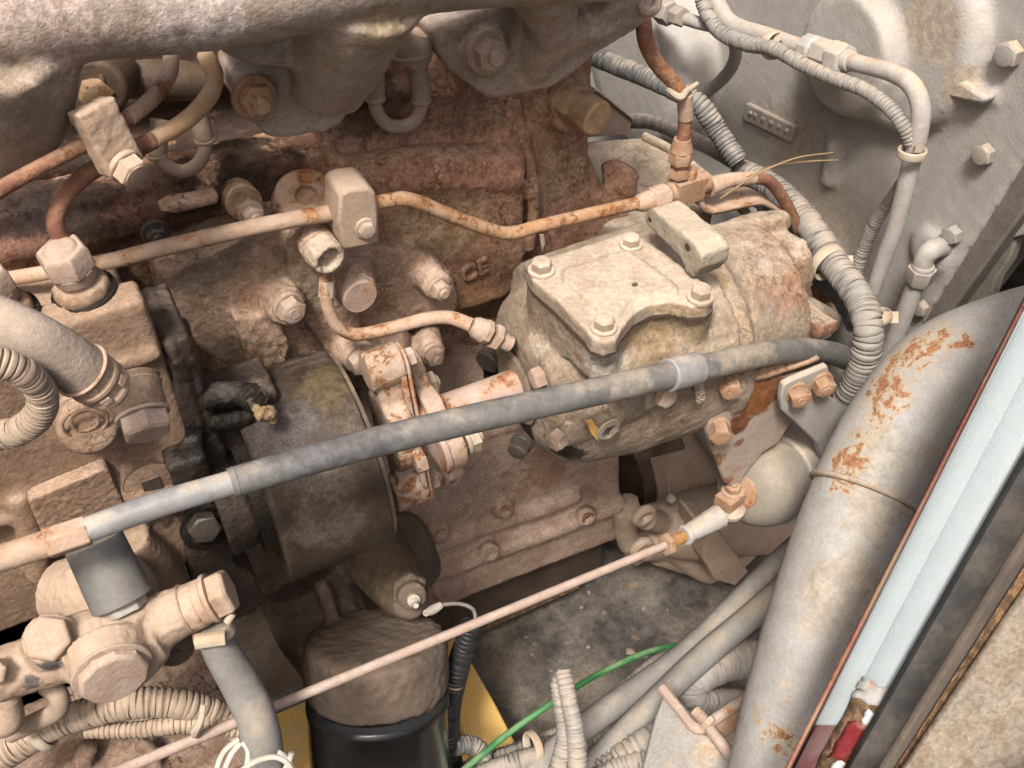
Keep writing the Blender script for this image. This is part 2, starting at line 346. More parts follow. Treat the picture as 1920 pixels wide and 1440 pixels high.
M['boltc'] = MAT('pale_bolt', (.43, .37, .305), (.36, .295, .23), 80, dust=.25, dcol=(.52, .46, .39), rust=.12, rsc=120, speck=.3, bump=.4, bsc=380)
M['boltr'] = MAT('rusty_bolt', (.28, .17, .11), (.38, .27, .20), 80, dust=.08, dcol=(.42, .32, .25), rust=.45, rsc=300, speck=.3, bump=.22, bsc=380)
M['boltg'] = MAT('grey_bolt', (.27, .26, .245), (.33, .30, .265), 60, dust=.2, dcol=(.48, .39, .29), rust=.2, rsc=110, rough=.6, bump=.4)
M['boltk'] = MAT('oily_bolt', (.05, .043, .036), (.075, .062, .05), 60, dust=0, speck=.2, rough=.38, gloss=.6, bump=.6)
M['boltb'] = MAT('dark_brown_bolt', (.22, .145, .09), (.36, .26, .16), 80, dust=.08, dcol=(.33, .25, .18), rust=.35, rsc=140, speck=.5, bump=.6)
M['housing'] = MAT('sprayed_grey_housing', (.355, .338, .315), (.31, .292, .268), 10, dust=.15, dcol=(.42, .37, .30), dsc=9, dedge=.2, speck=.12, rough=.55, gloss=.4, bump=.5, bsc=520, mott=.16,
    spots=[((1745, 50), 80, (.45, .385, .29), .6, None, 1.2), ((1800, 165), 50, (.46, .38, .28), .6, None, 1.2), ((1540, 220), 100, (.29, .265, .235), .5), ((1460, 250), 80, (.39, .335, .265), .5), ((1540, 430), 110, (.40, .345, .275), .5)])
M['greytube'] = MAT('grey_painted_tube', (.36, .345, .325), (.32, .30, .275), 40, dust=.22, dcol=(.46, .40, .33), rust=.1, rsc=60, speck=.15, rough=.6, bump=.3)
M['airpipe'] = MAT('grey_painted_pipe', (.335, .335, .325), (.29, .28, .262), 14, dust=.08, dcol=(.40, .365, .305), dsc=18, rust=.10, rsc=150, speck=.15, rough=.5, gloss=.4, bump=.4, bsc=240, mott=.28, halo=((.40, .27, .13), (.50, .40, .25)),
    spots=[((1600, 1100), 90, (.36, .32, .24), .6), ((1640, 960), 70, (.36, .32, .25), .55), ((1660, 850), 60, (.35, .32, .26), .5)],
    rs=[((1605, 810), 80, .125), ((1590, 880), 60, .165), ((1570, 915), 40, .14), ((1690, 690), 95, .13), ((1650, 750), 70, .14), ((1745, 640), 85, .135), ((1760, 840), 30, .12), ((1450, 1370), 60, .12), ((1480, 1390), 50, .11), ((1465, 1290), 30, .12), ((1530, 1020), 18, .15), ((1830, 640), 50, .12)])
M['sheath'] = MAT('scuffed_cable_sheath', (.115, .115, .114), (.155, .152, .148), 60, dust=.17, dcol=(.33, .30, .255), dsc=36, speck=.25, rough=.5, gloss=.4, bump=.35, mott=.3,
    spots=[((640, 845), 150, (.11, .11, .115), .8, .42), ((1400, 668), 110, (.38, .34, .265), .6), ((1180, 722), 60, (.36, .33, .27), .5)])
M['sheathlt'] = MAT('worn_grey_tube', (.25, .25, .255), (.19, .19, .19), 50, dust=.16, dcol=(.48, .43, .37), speck=.1, rough=.45, gloss=.5, bump=.25)
M['conduit'] = MAT('dusty_grey_conduit', (.20, .19, .175), (.27, .255, .23), 36, dust=.17, dcol=(.37, .33, .28), dsc=24, speck=.1, rough=.6, gloss=.4, bump=.2)
M['conduitd'] = MAT('dark_conduit', (.10, .10, .10), (.19, .185, .175), 28, dust=.2, dcol=(.36, .33, .28), dsc=30, speck=.05, rough=.5, gloss=.45, bump=.2)
M['conduitt'] = MAT('tan_dusty_conduit', (.34, .28, .225), (.30, .24, .19), 26, dust=.36, dcol=(.44, .36, .285), dsc=24, speck=.15, rough=.85, bump=.3)
M['black'] = MAT('black_plastic', (.016, .016, .018), (.024, .024, .026), 40, dust=.02, speck=0, rough=.45, gloss=.5, bump=.15, mott=.1)
M['filter'] = MAT('black_filter_paint', (.012, .011, .011), (.024, .021, .018), 18, dust=.0, dcol=(.12, .10, .08), speck=.05, rough=.16, gloss=.6, bump=.12, mott=.2)
M['filthead'] = MAT('muddy_filter_head', (.135, .105, .082), (.09, .068, .052), 22, dust=.2, dcol=(.22, .175, .14), dsc=22, rust=.0, speck=.35, rough=.75, bump=.7, bsc=240,
    spots=[((700, 1080), 79, (.22, .17, .10), .7, .5), ((560, 1180), 123, (.085, .062, .047), .8)])
M['hose'] = MAT('grey_rubber_hose', (.22, .215, .20), (.165, .16, .15), 22, dust=.17, dcol=(.36, .325, .27), dsc=18, speck=.2, rough=.7, bump=.3)
M['braid'] = MAT('dusty_rubber_hose', (.36, .31, .27), (.32, .27, .23), 30, dust=.3, dcol=(.45, .38, .325), speck=.12, rough=.8, bump=.5, bsc=500)
M['transfer'] = MAT('dusty_transfer_pump', (.42, .33, .26), (.36, .27, .205), 30, dust=.30, dcol=(.47, .375, .30), dsc=30, rust=.10, rsc=40, speck=.3, bump=.5,
    spots=[((95, 1250), 24, (.06, .06, .06), .9), ((60, 1280), 20, (.07, .07, .07), .8), ((320, 1170), 38, (.20, .18, .16), .6), ((390, 1140), 31, (.33, .19, .13), .5)])
M['rubbercap'] = MAT('grey_rubber_cap', (.13, .13, .125), (.17, .165, .155), 40, dust=.16, dcol=(.34, .31, .26), speck=.1, rough=.55, gloss=.4, bump=.15)
M['sill'] = MAT('pale_blue_paint', (.345, .39, .405), (.325, .37, .385), 20, dust=0, speck=.06, rough=.3, gloss=.5, bump=.35, bsc=700, mott=.06)
M['sillrust'] = MAT('chipped_red_edge', (.42, .30, .21), (.40, .13, .11), 26, rust=.25, rsc=60, speck=.2, rough=.6, bump=.4)
M['maroon'] = MAT('faded_maroon_paint', (.13, .045, .05), (.20, .13, .13), 30, dust=.1, speck=.2, rough=.4, gloss=.5, bump=.2)
M['rubber'] = MAT('scuffed_black_rubber', (.026, .025, .024), (.062, .056, .048), 45, dust=.0, dcol=(.27, .23, .18), dsc=26, speck=.2, rough=.6, bump=.4)
M['bead'] = MAT('dusty_rubber_bead', (.12, .10, .08), (.085, .07, .058), 26, dust=.2, dcol=(.24, .20, .155), dsc=20, speck=.2, bump=.4)
M['panel'] = MAT('dusty_outer_panel', (.27, .24, .20), (.20, .175, .145), 45, dust=.15, dcol=(.34, .30, .25), rust=0, speck=.4, bump=.5, mott=.7)
M['rustgap'] = MAT('rusted_seam', (.075, .048, .026), (.15, .095, .05), 160, rust=.4, rsc=160, speck=.4, bump=.7)
M['pan'] = MAT('grimy_floor_pan', (.082, .077, .071), (.043, .040, .037), 90, dust=.10, dcol=(.24, .22, .19), dsc=10, rust=.06, rsc=30, speck=.5, rough=.6, bump=.5, bsc=120, mott=.6)
M['yellow'] = MAT('yellow_chassis_paint', (.78, .52, .15), (.70, .46, .13), 12, dust=.05, dcol=(.62, .5, .30), speck=.1, rough=.5, gloss=.4, bump=.2, mott=.15)
M['darkgrey'] = MAT('shaded_grey_edge', (.17, .155, .13), (.13, .118, .10), 30, dust=.12, speck=.2, bump=.6)  # darker grey paints in the shade on the flange's side strip
M['bay'] = MAT('dark_bay_wall', (.10, .09, .08), (.07, .062, .055), 8, dust=.1, dcol=(.2, .17, .14), bump=.3)
M['starter'] = MAT('dusty_starter', (.42, .335, .27), (.34, .26, .20), 24, dust=.22, dcol=(.42, .34, .275), rust=.16, rsc=46, speck=.25, bump=.6)
M['darkcast'] = MAT('dark_brown_casting', (.12, .085, .058), (.07, .048, .034), 30, dust=.04, dcol=(.25, .19, .14), speck=.3, rough=.6, bump=.6)
M['greencable'] = MAT('green_cable', (.03, .14, .045), (.045, .18, .06), 60, dust=.14, dcol=(.16, .24, .13), speck=0, rough=.4, gloss=.5, bump=.1)
M['whitewire'] = MAT('white_wire', (.50, .48, .44), (.44, .41, .36), 40, dust=.15, speck=.05, rough=.6, bump=.1)
M['tie'] = MAT('dusty_cable_tie', (.46, .42, .35), (.42, .37, .30), 40, dust=.2, speck=.05, rough=.6, bump=.15)
M['straw'] = MAT('dry_straw', (.30, .22, .13), (.24, .17, .10), 60, speck=.1, bump=.2)
M['goldpipe'] = MAT('tan_rusted_pipe', (.48, .36, .24), (.42, .27, .15), 60, dust=.1, dcol=(.48,.38,.28), rust=.25, rsc=90, speck=.3, bump=.5)
M['brass'] = MAT('rusty_brass', (.33, .17, .06), (.40, .25, .11), 60, dust=.1, rust=.35, rsc=120, bump=.6)
M['rod'] = MAT('dusty_pink_rod', (.42, .335, .30), (.38, .30, .26), 30, dust=.2, dcol=(.48, .405, .36), rust=.14, rsc=110, speck=.3, bump=.4)
M['bracket'] = MAT('peeling_grey_bracket', (.42, .37, .34), (.39, .335, .30), 24, dust=.14, dcol=(.46, .40, .35), rust=.3, rsc=70, speck=.1, bump=.6, rough=.5, mott=.3,
    spots=[((1422, 745), 66, (.27, .115, .04), 1., .9, 1.6), ((1388, 795), 32, (.15, .055, .025), 1., .9, 1.6), ((1445, 722), 30, (.27, .12, .06), .9, .9), ((1345, 862), 22, (.22, .10, .05), .9), ((1358, 905), 20, (.20, .08, .04), .9), ((1385, 830), 12, (.20, .08, .05), .9)])
M['boot'] = MAT('grey_rubber_boot', (.28, .265, .235), (.24, .225, .195), 18, dust=.17, dcol=(.40, .35, .28), dsc=20, speck=.12, rough=.6, gloss=.35, bump=.35)
M['crumb'] = MAT('dry_mud', (.33, .25, .155), (.26, .19, .11), 120, bump=1., bsc=500)

M['crumbgrey'] = MAT('grey_grit', (.16, .15, .14), (.30, .24, .18), 90, bump=.5, speck=.3)

M['platepaint'] = MAT('worn_grey_paint', (.23, .228, .22), (.19, .185, .172), 30, dust=.05, dcol=(.42, .37, .3), rust=.2, rsc=70, speck=.2, rough=.5, bump=.4, mott=.4)
M['platebrown'] = MAT('purplish_brown_plate', (.25, .19, .17), (.20, .15, .13), 40, dust=.1, speck=.3, bump=.4)
M['mudmount'] = MAT('cracked_mud', (.26, .185, .15), (.19, .13, .10), 40, dust=.18, dcol=(.34, .26, .21), speck=.4, bump=1., mott=.7, crack=.9)
M['headshade'] = MAT('grimy_shaded_head', (.035, .025, .02), (.06, .036, .026), 40, dust=.03, dcol=(.16, .11, .08), rust=.2, rsc=160, speck=.4, bump=.9, mott=.6)  # near-black colour carries the recess's shade as well as grime
M['flangemud'] = MAT('oily_brown_flange', (.06, .045, .035), (.034, .026, .021), 40, dust=.05, dcol=(.17, .13, .10), speck=.3, rough=.55, gloss=.35, bump=.9, bsc=300, mott=.5, spots=[((400, 900), 60, (.014, .012, .010), .95, .3), ((365, 830), 50, (.016, .013, .011), .95, .3), ((345, 700), 30, (.03, .024, .02), .8, .35)])
# ================================================================ setting
ZF = -.42
b = B(); b.box((.3, .1, ZF-.01), (.62, 0, 0), (0, .62, 0), (0, 0, .01))
o = part('floor', b, M['pan']); o['kind'] = 'structure'
b = B()
for i in range(230):
    p = np.array([random.uniform(-.12, .42), random.uniform(-.42, .12), ZF]); q = random.uniform(.0010, .0032)*(1 if random.random() < .9 else 2)
    h = [np.array([math.cos(k*1.05+random.uniform(-.3, .3)), math.sin(k*1.05+random.uniform(-.3, .3)), 0])*q*random.uniform(.5, 1.3) for k in range(6)]
    b.add([p+e for e in h]+[p+np.array([random.uniform(-q, q)*.3, random.uniform(-q, q)*.3, q*random.uniform(.3, .8)])], [[k, (k+1) % 6, 6] for k in range(6)])
o = part('floor_grit', b, M['crumbgrey']); o['kind'] = 'stuff'; o['label'] = 'small grit and flakes of dirt lying on the floor pan'
b = B(); b.box((.1, .70, .1), (1.0, 0, 0), (0, .01, 0), (0, 0, .6)); b.box((-.75, .1, .1), (.01, 0, 0), (0, .59, 0), (0, 0, .6)); b.box((.95, .1, .0), (.01, 0, 0), (0, .59, 0), (0, 0, .5))
o = part('bay_wall', b, M['bay']); o['kind'] = 'structure'

# ================================================================ grey gearbox housing (far right)
XH = .30
t = thing('gearbox_housing', 'big grey sprayed casting with round domes filling the upper right behind the conduits', 'housing', PX(1650, 300, XH))
b = B()
b.prismX([(1000, -260), (2050, -120), (1960, 240), (1915, 310), (1690, 665), (1560, 840), (1300, 1000), (900, 900), (850, 200)], XH, .05)
def disc(px, py, r, h, rr=.5, x=XH):                      # low dome on the housing face
    c = PX(px, py, x); rw = S(r, c); b.lathe(c+EX*.01, -EX, [(0, rw), (.01, rw), (.01+h*.6, rw*.97), (.01+h*.9, rw*.86), (.01+h, rw*rr), (.01+h*1.02, .001)], 40)
disc(1630, 90, 128, .028, .86); disc(1700, 60, 190, .014, .9); disc(1250, 110, 165, .05, .6)
disc(1430, 660, 330, .035, .8)
c0, c1 = PX(1722, 158, XH), PX(1868, 180, XH)
b.sweep([c0-EX*.004, c1-EX*.002], [.0085, .004], 10)
c0, c1 = PX(1335, 55, XH), PX(1275, 20, XH); b.sweep([c0, c1], [.012, .012], 10)
b.sweep([PX(1568, 262, XH), PX(1556, 345, XH)], [.008, .009], 10)
c = PX(1745, 470, XH); b.lathe(c+EX*.01, -EX, [(0, .018), (.014, .017), (.016, .013)], 20)
part('body', cast(b, 'housing_body', .0034, 7, .0005, 220), M['housing'], t)
b = B(); b.prism([PX(q, r, XH-.001) for q, r in ((1716, 152), (1742, 136), (1830, 146), (1876, 176), (1864, 190), (1790, 176), (1735, 166))], -EX*.012)
part('rib', b, M['housing'], t, bevel=.003)
b = B(); pl = [(1398, 193), (1490, 238), (1481, 268), (1392, 224)]
b.prismX(pl, PX(1440, 230, XH)[0]-.004, .006)
part('name_plate', b, M['housing'], t, bevel=.0012, label='raised blank plate cast on the housing')
b = B()
for q, r in ((1408, 212), (1475, 245)): b.ball(PX(q, r, XH-.004), .0022)
for i in range(4):
    a0 = PX(1416+i*15, 216+i*7.2, XH-.0045); b.box(a0, (.001, 0, 0), (0, .0022, 0), (0, 0, .0012))
part('rivets', b, M['housing'], t)
for q, r, s_ in ((1905, 102, 34), (1857, 290, 28), (1797, 441, 25), (1737, 578, 22)):
    bolt(t, PX(q-4, r-4, XH)-EX*.003, -EX+np.array([0, -.1, 0]), s_*.76, M['boltg'], h=.95, washer=0)
# flange edge strip and the dark frame right of the housing
t = thing('side_frame', 'dusty grey folded frame plate with dark cutout at the right edge', 'frame', PX(1840, 440, .27))
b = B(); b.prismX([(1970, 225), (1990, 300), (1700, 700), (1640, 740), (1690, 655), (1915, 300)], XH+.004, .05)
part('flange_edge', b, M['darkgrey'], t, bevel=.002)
b = B(); b.prismX([(1930, 330), (1990, 300), (1990, 420), (1850, 462), (1840, 455)], .315, .008)
part('folded_plate', b, M['greytube'], t, bevel=.0015)
b = B(); b.prismX([(1842, 456), (1868, 462), (1905, 448), (1890, 490), (1868, 520), (1850, 580), (1760, 640), (1700, 700), (1720, 640)], .318, .01)
part('lower_plate', b, M['darkgrey'], t, bevel=.0015)
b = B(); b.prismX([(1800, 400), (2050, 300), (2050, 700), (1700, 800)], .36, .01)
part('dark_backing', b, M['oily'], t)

# ================================================================ engine block
t = thing('engine_block', 'rusty brown dirt-covered cast engine block behind the fuel lines', 'engine block', PY(800, 400, 0))
xe = PY(1106, 250, 0)[0]
b = B()
z0, z1 = PY(985, 620, 0)[2], .46
zl = PY(250, 400, 0)[2]; xm = PY(610, 300, 0)[0]
b.box(((xe-.62)/2, .06, (z0+zl)/2), ((xe+.62)/2, 0, 0), (0, .06, 0), (0, 0, (zl-z0)/2))
b.box(((xe+xm)/2, .06, (zl+z1)/2-.01), ((xe-xm)/2, 0, 0), (0, .06, 0), (0, 0, (z1-zl)/2+.01))
b.prismY([(-60, 560), (-60, 420), (480, 300), (620, 290), (800, 285), (980, 275), (990, 330), (985, 545), (960, 572), (860, 592), (700, 620), (480, 700), (200, 900), (-60, 900)], -.006, .03)
# bulged water-jacket cover
Pj = [PY(*p, -.016) for p in ((640, 345), (800, 318), (965, 318))]
b.sweep(spline(Pj, 6), .016, 14)
b.prismY([(628, 355), (720, 335), (968, 325), (985, 350), (982, 520), (950, 560), (870, 585), (700, 600), (620, 560)], -.028, .03)
b.tubeP([(965, 185, -.004), (975, 240, -.006), (996, 330, -.018), (1000, 400, -.022), (990, 470, -.022)], 13)
b.tubeP([(612, 265, -.004), (630, 315, -.014), (645, 345, -.02)], 14)
b.prismY([(1002, 180), (1106, 180), (1106, 300), (1120, 345), (1185, 425), (1200, 470), (1100, 480), (1000, 500)], -.010, .02)
b.tubeP([(1098, 300, 0), (1125, 355, -.004), (1185, 420, -.008), (1240, 470, 0)], 10)
b.tubeP([(1130, 330, .01), (1160, 325, .005), (1180, 345, .0)], 26); b.tubeP([(1160, 330, .0), (1175, 360, .0)], 24)
b.tubeP([(640, 182, -.002), (700, 175, -.002), (860, 172, -.002)], 10)
b.cyl(PY(1050, 190, .0), PY(1075, 205, -.02), .02, .016)
b.cyl(PY(920, 240, .0), PY(925, 245, -.008), .016, .012)
b.tubeP([(300, 395, -.015), (340, 385, -.018), (405, 365, -.018), (430, 355, -.01)], 15)
b.tubeP([(-20, 480, -.01), (200, 430, -.01), (450, 370, -.01)], 24)
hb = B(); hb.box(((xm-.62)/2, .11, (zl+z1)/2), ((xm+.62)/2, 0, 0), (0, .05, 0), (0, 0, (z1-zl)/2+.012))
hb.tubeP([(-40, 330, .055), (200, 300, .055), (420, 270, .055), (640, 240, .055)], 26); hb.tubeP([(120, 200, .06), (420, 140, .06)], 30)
part('head_side', cast(hb, 'head_side', .003, 4, .0008, 190, .9), M['headshade'], t, label='grimy recessed wall under the manifold arch, its shade painted in near-black')
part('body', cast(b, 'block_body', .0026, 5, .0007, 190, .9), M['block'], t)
b = B(); c = PY(575, 368, -.03); ax = nrm(EZ*.9+N*.45); b.lathe(c-ax*.016, ax, [(0, S(66, c)), (.008, S(66, c)), (.010, S(62, c)), (.016, S(60, c)), (.0175, S(56, c)), (.0175, S(22, c)), (.013, S(20, c)), (.013, .0002)], 36)
part('core_plug', b, M['rusty2'], t, label='dusty round plug with a hex recess')
# cast letters on the jacket
def text(body, P, ux, uy, size, depth, m, parent, name='cast_letters', label=None, spacing=1.):
    cu = bpy.data.curves.new(name, 'FONT'); cu.body = body; cu.size = size; cu.extrude = depth; cu.bevel_depth = size*.04; cu.bevel_resolution = 1; cu.align_x = 'CENTER'; cu.align_y = 'CENTER'; cu.space_character = spacing
    o = bpy.data.objects.new(name, cu); COL.objects.link(o)
    dg = bpy.context.evaluated_depsgraph_get(); me = bpy.data.meshes.new_from_object(o.evaluated_get(dg)); bpy.data.objects.remove(o)
    u = nrm(ux); v = nrm(np.asarray(uy)-u*(u @ np.asarray(uy))); w_ = np.cross(u, v)
    me.transform(Matrix(((u[0], v[0], w_[0], P[0]), (u[1], v[1], w_[1], P[1]), (u[2], v[2], w_[2], P[2]), (0, 0, 0, 1)))); me.materials.clear(); finish(me, 40)
    return part(name, me, m, parent, label=label)
text('CE', PY(889, 507, -.0295), EX+EZ*.12, EZ, .0165, .0014, M['block'], t, label='raised cast letters on the jacket')
# big plug bolt at the rear
c = PY(1058, 182, -.012); ax = nrm(N+EX*.22-EZ*.05)
b = B(); b.lathe(c, ax, [(0, .0145), (.004, .0145), (.005, .012)], 22); b.hex(c+ax*.005, ax, .0135, .011); b.cyl(c+ax*.014, c+ax*.032, .0115, .0115, 22)
part('threaded_plug', b, M['boltb'], t, label='dark brown hex plug with a round end')
for q, r, s_, m_, y in ((458, 380, 22, 'boltb', -.035), (292, 436, 20, 'boltk', -.028)):
    b2 = bolt(t, PY(q, r, y), N, s_, M[m_], h=.9, stud=.35)
b = B(); b.cyl(PY(440, 365, -.0), PY(458, 380, -.036), .0115, .010, 18); part('bolt_boss', b, M['cover'], t)
b = B(); b.prismY([(300, 398), (322, 385), (400, 372), (412, 366), (410, 384), (330, 402)], -.032, .012)
part('dirt_cake', b, M['cover'], t, bevel=.002, label='flat cake of dried mud')

# ---------------- crankcase
t = thing('crankcase', 'dusty pinkish lower crankcase side with rails and dished holes', 'crankcase', PY(960, 930, 0))
b = B()
xc = PY(1150, 930, 0)[0]
b.prismY([(660, 560), (1080, 560), (1150, 620), (1152, 925), (1176, 1005), (1000, 1070), (825, 1142), (740, 1180), (700, 1100)], 0, .12)
b.tubeP([(780, 1038, -.002), (900, 990, -.002), (1010, 955, -.002), (1085, 925, -.002)], 17)
b.tubeP([(790, 1085, -.006), (900, 1040, -.006), (1050, 985, -.006), (1165, 940, -.006)], 20)
b.prismY([(795, 1070), (1150, 935), (1176, 1003), (825, 1140)], -.006, .05)
b.tubeP([(690, 540, -.02), (720, 600, -.03), (735, 660, -.035), (745, 720, -.03)], 38)
b.tubeP([(1080, 700, 0), (1140, 800, 0), (1148, 930, 0)], 14)
for q, r, y in ((945, 955, -.006), (918, 1035, -.012), (1100, 968, -.014), (850, 890, -.004), (826, 1000, -.004)):
    b.cyl(PY(q-8, r-8, .01), PY(q, r, y-.004), .0115, .0095)
b.tubeP([(790, 865, 0), (900, 820, 0), (1000, 790, 0)], 6)
part('side', cast(b, 'crankcase_side', .0028, 5, .0006, 170, .5), M['crank'], t)
for q, r, y in ((947, 957, -.0115), (920, 1037, -.0175), (1102, 970, -.0195), (851, 892, -.0095), (828, 1002, -.0095)):
    b = B(); c = PY(q, r, y); b.lathe(c+N*.0003, N, [(0, .0066), (.0012, .0066), (.0013, .0045), (-.003, .004), (-.003, .0001)], 16)
    part('dished_plug', b, M['rusty2'], t)
b = B(); c = PY(853, 893, -.012); b.ring(c, N+EX*.3, .009, .0028); part('eye', b, M['crank'], t)
t = thing('oil_sump', 'dark dusty oil sump under the crankcase above the floor pan', 'sump', PY(1000, 1110, .03))
b = B()
b.prismY([(800, 1140), (1130, 1010), (1132, 1060), (1085, 1105), (890, 1190), (840, 1215), (790, 1230)], .02, .12)
part('pan_side', cast(b, 'sump_side', .003, 7, .0005), M['gunk'], t)
b = B(); b.prismY([(840, 1196), (890, 1176), (1085, 1095), (1090, 1103), (892, 1192), (845, 1212)], .012, .02); part('rail', b, M['rustgap'], t, bevel=.002)

# ---------------- rear plate behind the gear case (dusty top)
t = thing('rear_plate', 'dusty beige flat shelf behind the tee fitting, top of the flywheel cover', 'cover', PZ(1200, 310, .13))
b = B(); zz = PY(1140, 300, .06)[2]
b.prismZ([(1100, 262), (1208, 254), (1262, 283), (1345, 350), (1330, 400), (1240, 430), (1130, 420), (1090, 330)], zz, .04)
part('top', cast(b, 'rear_top', .003, 4, .0004), M['case'], t)
b = B(); b.tubeP([(1208, 256, zz+.002), (1262, 284, zz+.002), (1340, 345, zz+.002), (1400, 400, zz)], 9, fn=PZ); part('rim', b, M['case'], t)
b = B(); b.prismY([(1090, 150), (1118, 168), (1186, 222), (1180, 250), (1100, 258)], .14, .006); part('brown_plate', b, M['platebrown'], t)
b = B(); b.tubeP([(1118, 168, .138), (1186, 222, .138)], 3, fn=PY); part('plate_edge', b, M['caseplate'], t)

# ---------------- intake manifold
t = thing('intake_manifold', 'large grey dust-blotched cast manifold arching across the top left', 'manifold', PY(600, 40, -.08))
b = B(); y0 = -.085
b.tubeP([(-260, 60, y0), (100, 0, y0), (400, -20, y0), (800, -110, y0), (1180, -95, y0+.02)], [150, 118, 108, 128, 90], n=24)
b.tubeP([(-40, 60, -.09), (-25, 180, -.075), (-30, 250, -.06)], [150, 130, 105], n=24)
b.tubeP([(40, 60, -.085), (20, 200, -.075), (-10, 270, -.06)], [110, 105, 80], n=24)
b.tubeP([(680, -40, -.085), (640, 70, -.066), (600, 170, -.040)], [130, 95, 56], n=24)
b.tubeP([(640, 20, -.066), (690, 90, -.05), (640, 190, -.035)], [90, 50, 34], n=24)
b.prismY([(428, 130), (450, 105), (620, 60), (725, 80), (690, 140), (660, 205), (640, 238), (612, 250), (525, 263), (500, 258), (462, 215), (435, 180)], -.038, .024)
b.prismY([(395, 60), (700, 0), (790, 40), (740, 105), (670, 120), (560, 130), (480, 128), (415, 100)], -.058, .04)
b.prismY([(806, 60), (1000, -20), (1250, -30), (1236, 28), (1190, 62), (1110, 110), (1080, 140), (1032, 170), (925, 189), (905, 180), (880, 160), (850, 140), (828, 110)], -.035, .022)
b.tubeP([(1010, -60, -.07), (1030, 40, -.046), (1000, 130, -.030)], [80, 50, 34], n=24)
b.tubeP([(1200, -10, -.05), (1080, 50, -.045), (1000, 110, -.035)], [40, 42, 30], n=20)
b.tubeP([(1120, -30, -.05), (1215, 2, -.05)], [60, 34], n=20)
b.ball(PY(915, 100, -.04), .0145, (1, .6, 1)); b.ball(PY(478, 186, -.042), .0125, (1, .6, 1))
me = cast(b, 'manifold_body', .0022, 9, .0003, 150, .5)
part('body', me, M['manifold'], t)
bolt(t, PY(476, 182, -.050), N+EX*.1, 33, M['boltr'], h=.75, washer=1.3, stud=.55, twist=.3)
bolt(t, PY(911, 95, -.050), N+EX*.12, 32, M['boltd'], h=.8, washer=1.3, stud=.4, twist=.1)
c = PY(1216, 3, -.063); b = B(); b.ring(c, N*.8+EZ*.6, S(19, c), S(9, c)); b.lathe(c-(N*.8+EZ*.6)*.002, N*.8+EZ*.6, [(0, S(14, c)), (.0008, S(14, c)), (.001, .0001)], 18)
part('lug_eye', b, M['manifold'], t)
# ================================================================ injector return hoses (U shaped)
for pts, le, lab in (([(705, 170, -.012), (704, 200, -.014), (722, 230, -.016), (750, 237, -.016), (778, 225, -.016), (790, 195, -.015), (790, 165, -.013)], ((703, 105, -.01), (704, 185, -.013), (784, 120, -.012), (790, 188, -.014)), 'tan u-shaped return hose hanging between the two right manifold pads'),
                     ([(292, 285, -.016), (310, 308, -.018), (340, 321, -.02), (370, 308, -.02), (384, 282, -.018), (384, 255, -.015)], ((300, 225, -.01), (294, 290, -.015), (370, 215, -.01), (384, 262, -.015)), 'dark tan u-shaped return hose under the left manifold arch')):
    t = thing('return_hose', lab, 'hose', PY(*pts[2]), group='u-shaped fuel return hoses')
    part('tube', B().tubeP(pts, 13, n=12), M['conduitt'], t)
    b = B(); b.tubeP(le[:2], 18, n=14); c = PY(*le[1]); b.ring(c, EZ, S(16, c), S(4, c)); part('sleeve', b, M['conduitt'], t)
    b = B(); b.tubeP(le[2:], 18, n=14); c = PY(*le[3]); b.ring(c, EZ, S(16, c), S(4, c)); part('sleeve', b, M['conduitt'], t)
t = thing('return_banjo', 'tan banjo fitting tucked under the manifold between two pads', 'fitting', PY(775, 95, -.015))
b = B(); b.tubeP([(768, 120, -.02), (780, 95, -.02), (788, 60, -.02)], [30, 32, 24], n=18); c = PY(770, 108, -.022); b.ring(c, EZ-N*.3, S(30, c), S(5, c)); part('body', b, M['conduitt'], t)
t = thing('injector_fitting', 'dark dusty injector union in the shade of the left manifold arch', 'fitting', PY(200, 160, 0))
b = B(); b.cyl(PY(210, 130, 0), PY(185, 165, -.02), .014, .014); b.tubeP([(220, 150, 0), (330, 150, 0), (390, 160, 0)], [34, 38, 30], n=18)
part('body', b, M['darkcast'], t, bevel=.001)
b = B(); c = PY(205, 150, -.012); b.ring(c, nrm(EX+N*.4), S(42, c), S(6, c)); part('collar', b, M['darkcast'], t)
bolt(t, PY(180, 175, -.02), N, 32, M['boltb'], washer=0)

# ================================================================ injection pipes and clamp
pa = [(322, 95, -.035), (316, 140, -.05), (285, 185, -.07), (240, 222, -.085), (180, 260, -.093), (125, 288, -.10), (60, 322, -.105), (-30, 372, -.11)]
t = thing('injection_pipe', 'upper rusted injection pipe running from the manifold arch to the left edge', 'pipe', PY(*pa[3]), group='injection pipes')
part('tube', B().tubeP(pa[3:], [15, 15, 15, 15, 16], n=14), M['rustpipe'], t); part('dusty_end', B().tubeP(pa[:4], [15, 15.5, 15.5, 15.5], n=14), M['rusty2'], t)
pb = [(386, 105, -.035), (402, 140, -.05), (392, 180, -.06), (350, 225, -.075), (288, 262, -.085), (215, 300, -.088), (165, 325, -.09), (124, 365, -.095), (104, 410, -.1), (112, 440, -.1), (122, 462, -.1)]
t = thing('injection_pipe', 'second rusted injection pipe bending down into the near hex nut', 'pipe', PY(*pb[5]), group='injection pipes')
part('tube', B().tubeP(pb[4:], 17, n=14), M['rustpipe'], t); part('dusty_end', B().tubeP(pb[:5], [17, 17, 17, 17, 16], n=14), M['goldpipe'], t)
t = thing('pipe_clamp', 'thick dusty clamp block holding the two injection pipes', 'clamp', PY(205, 262, -.1))
b = B()
dP = nrm(PY(120, 290, -.1)-PY(240, 222, -.087)); dC = nrm(PY(260, 310, -.1)-PY(165, 222, -.1)); dC = nrm(dC-dP*(dC @ dP)); dN = np.cross(dC, dP)
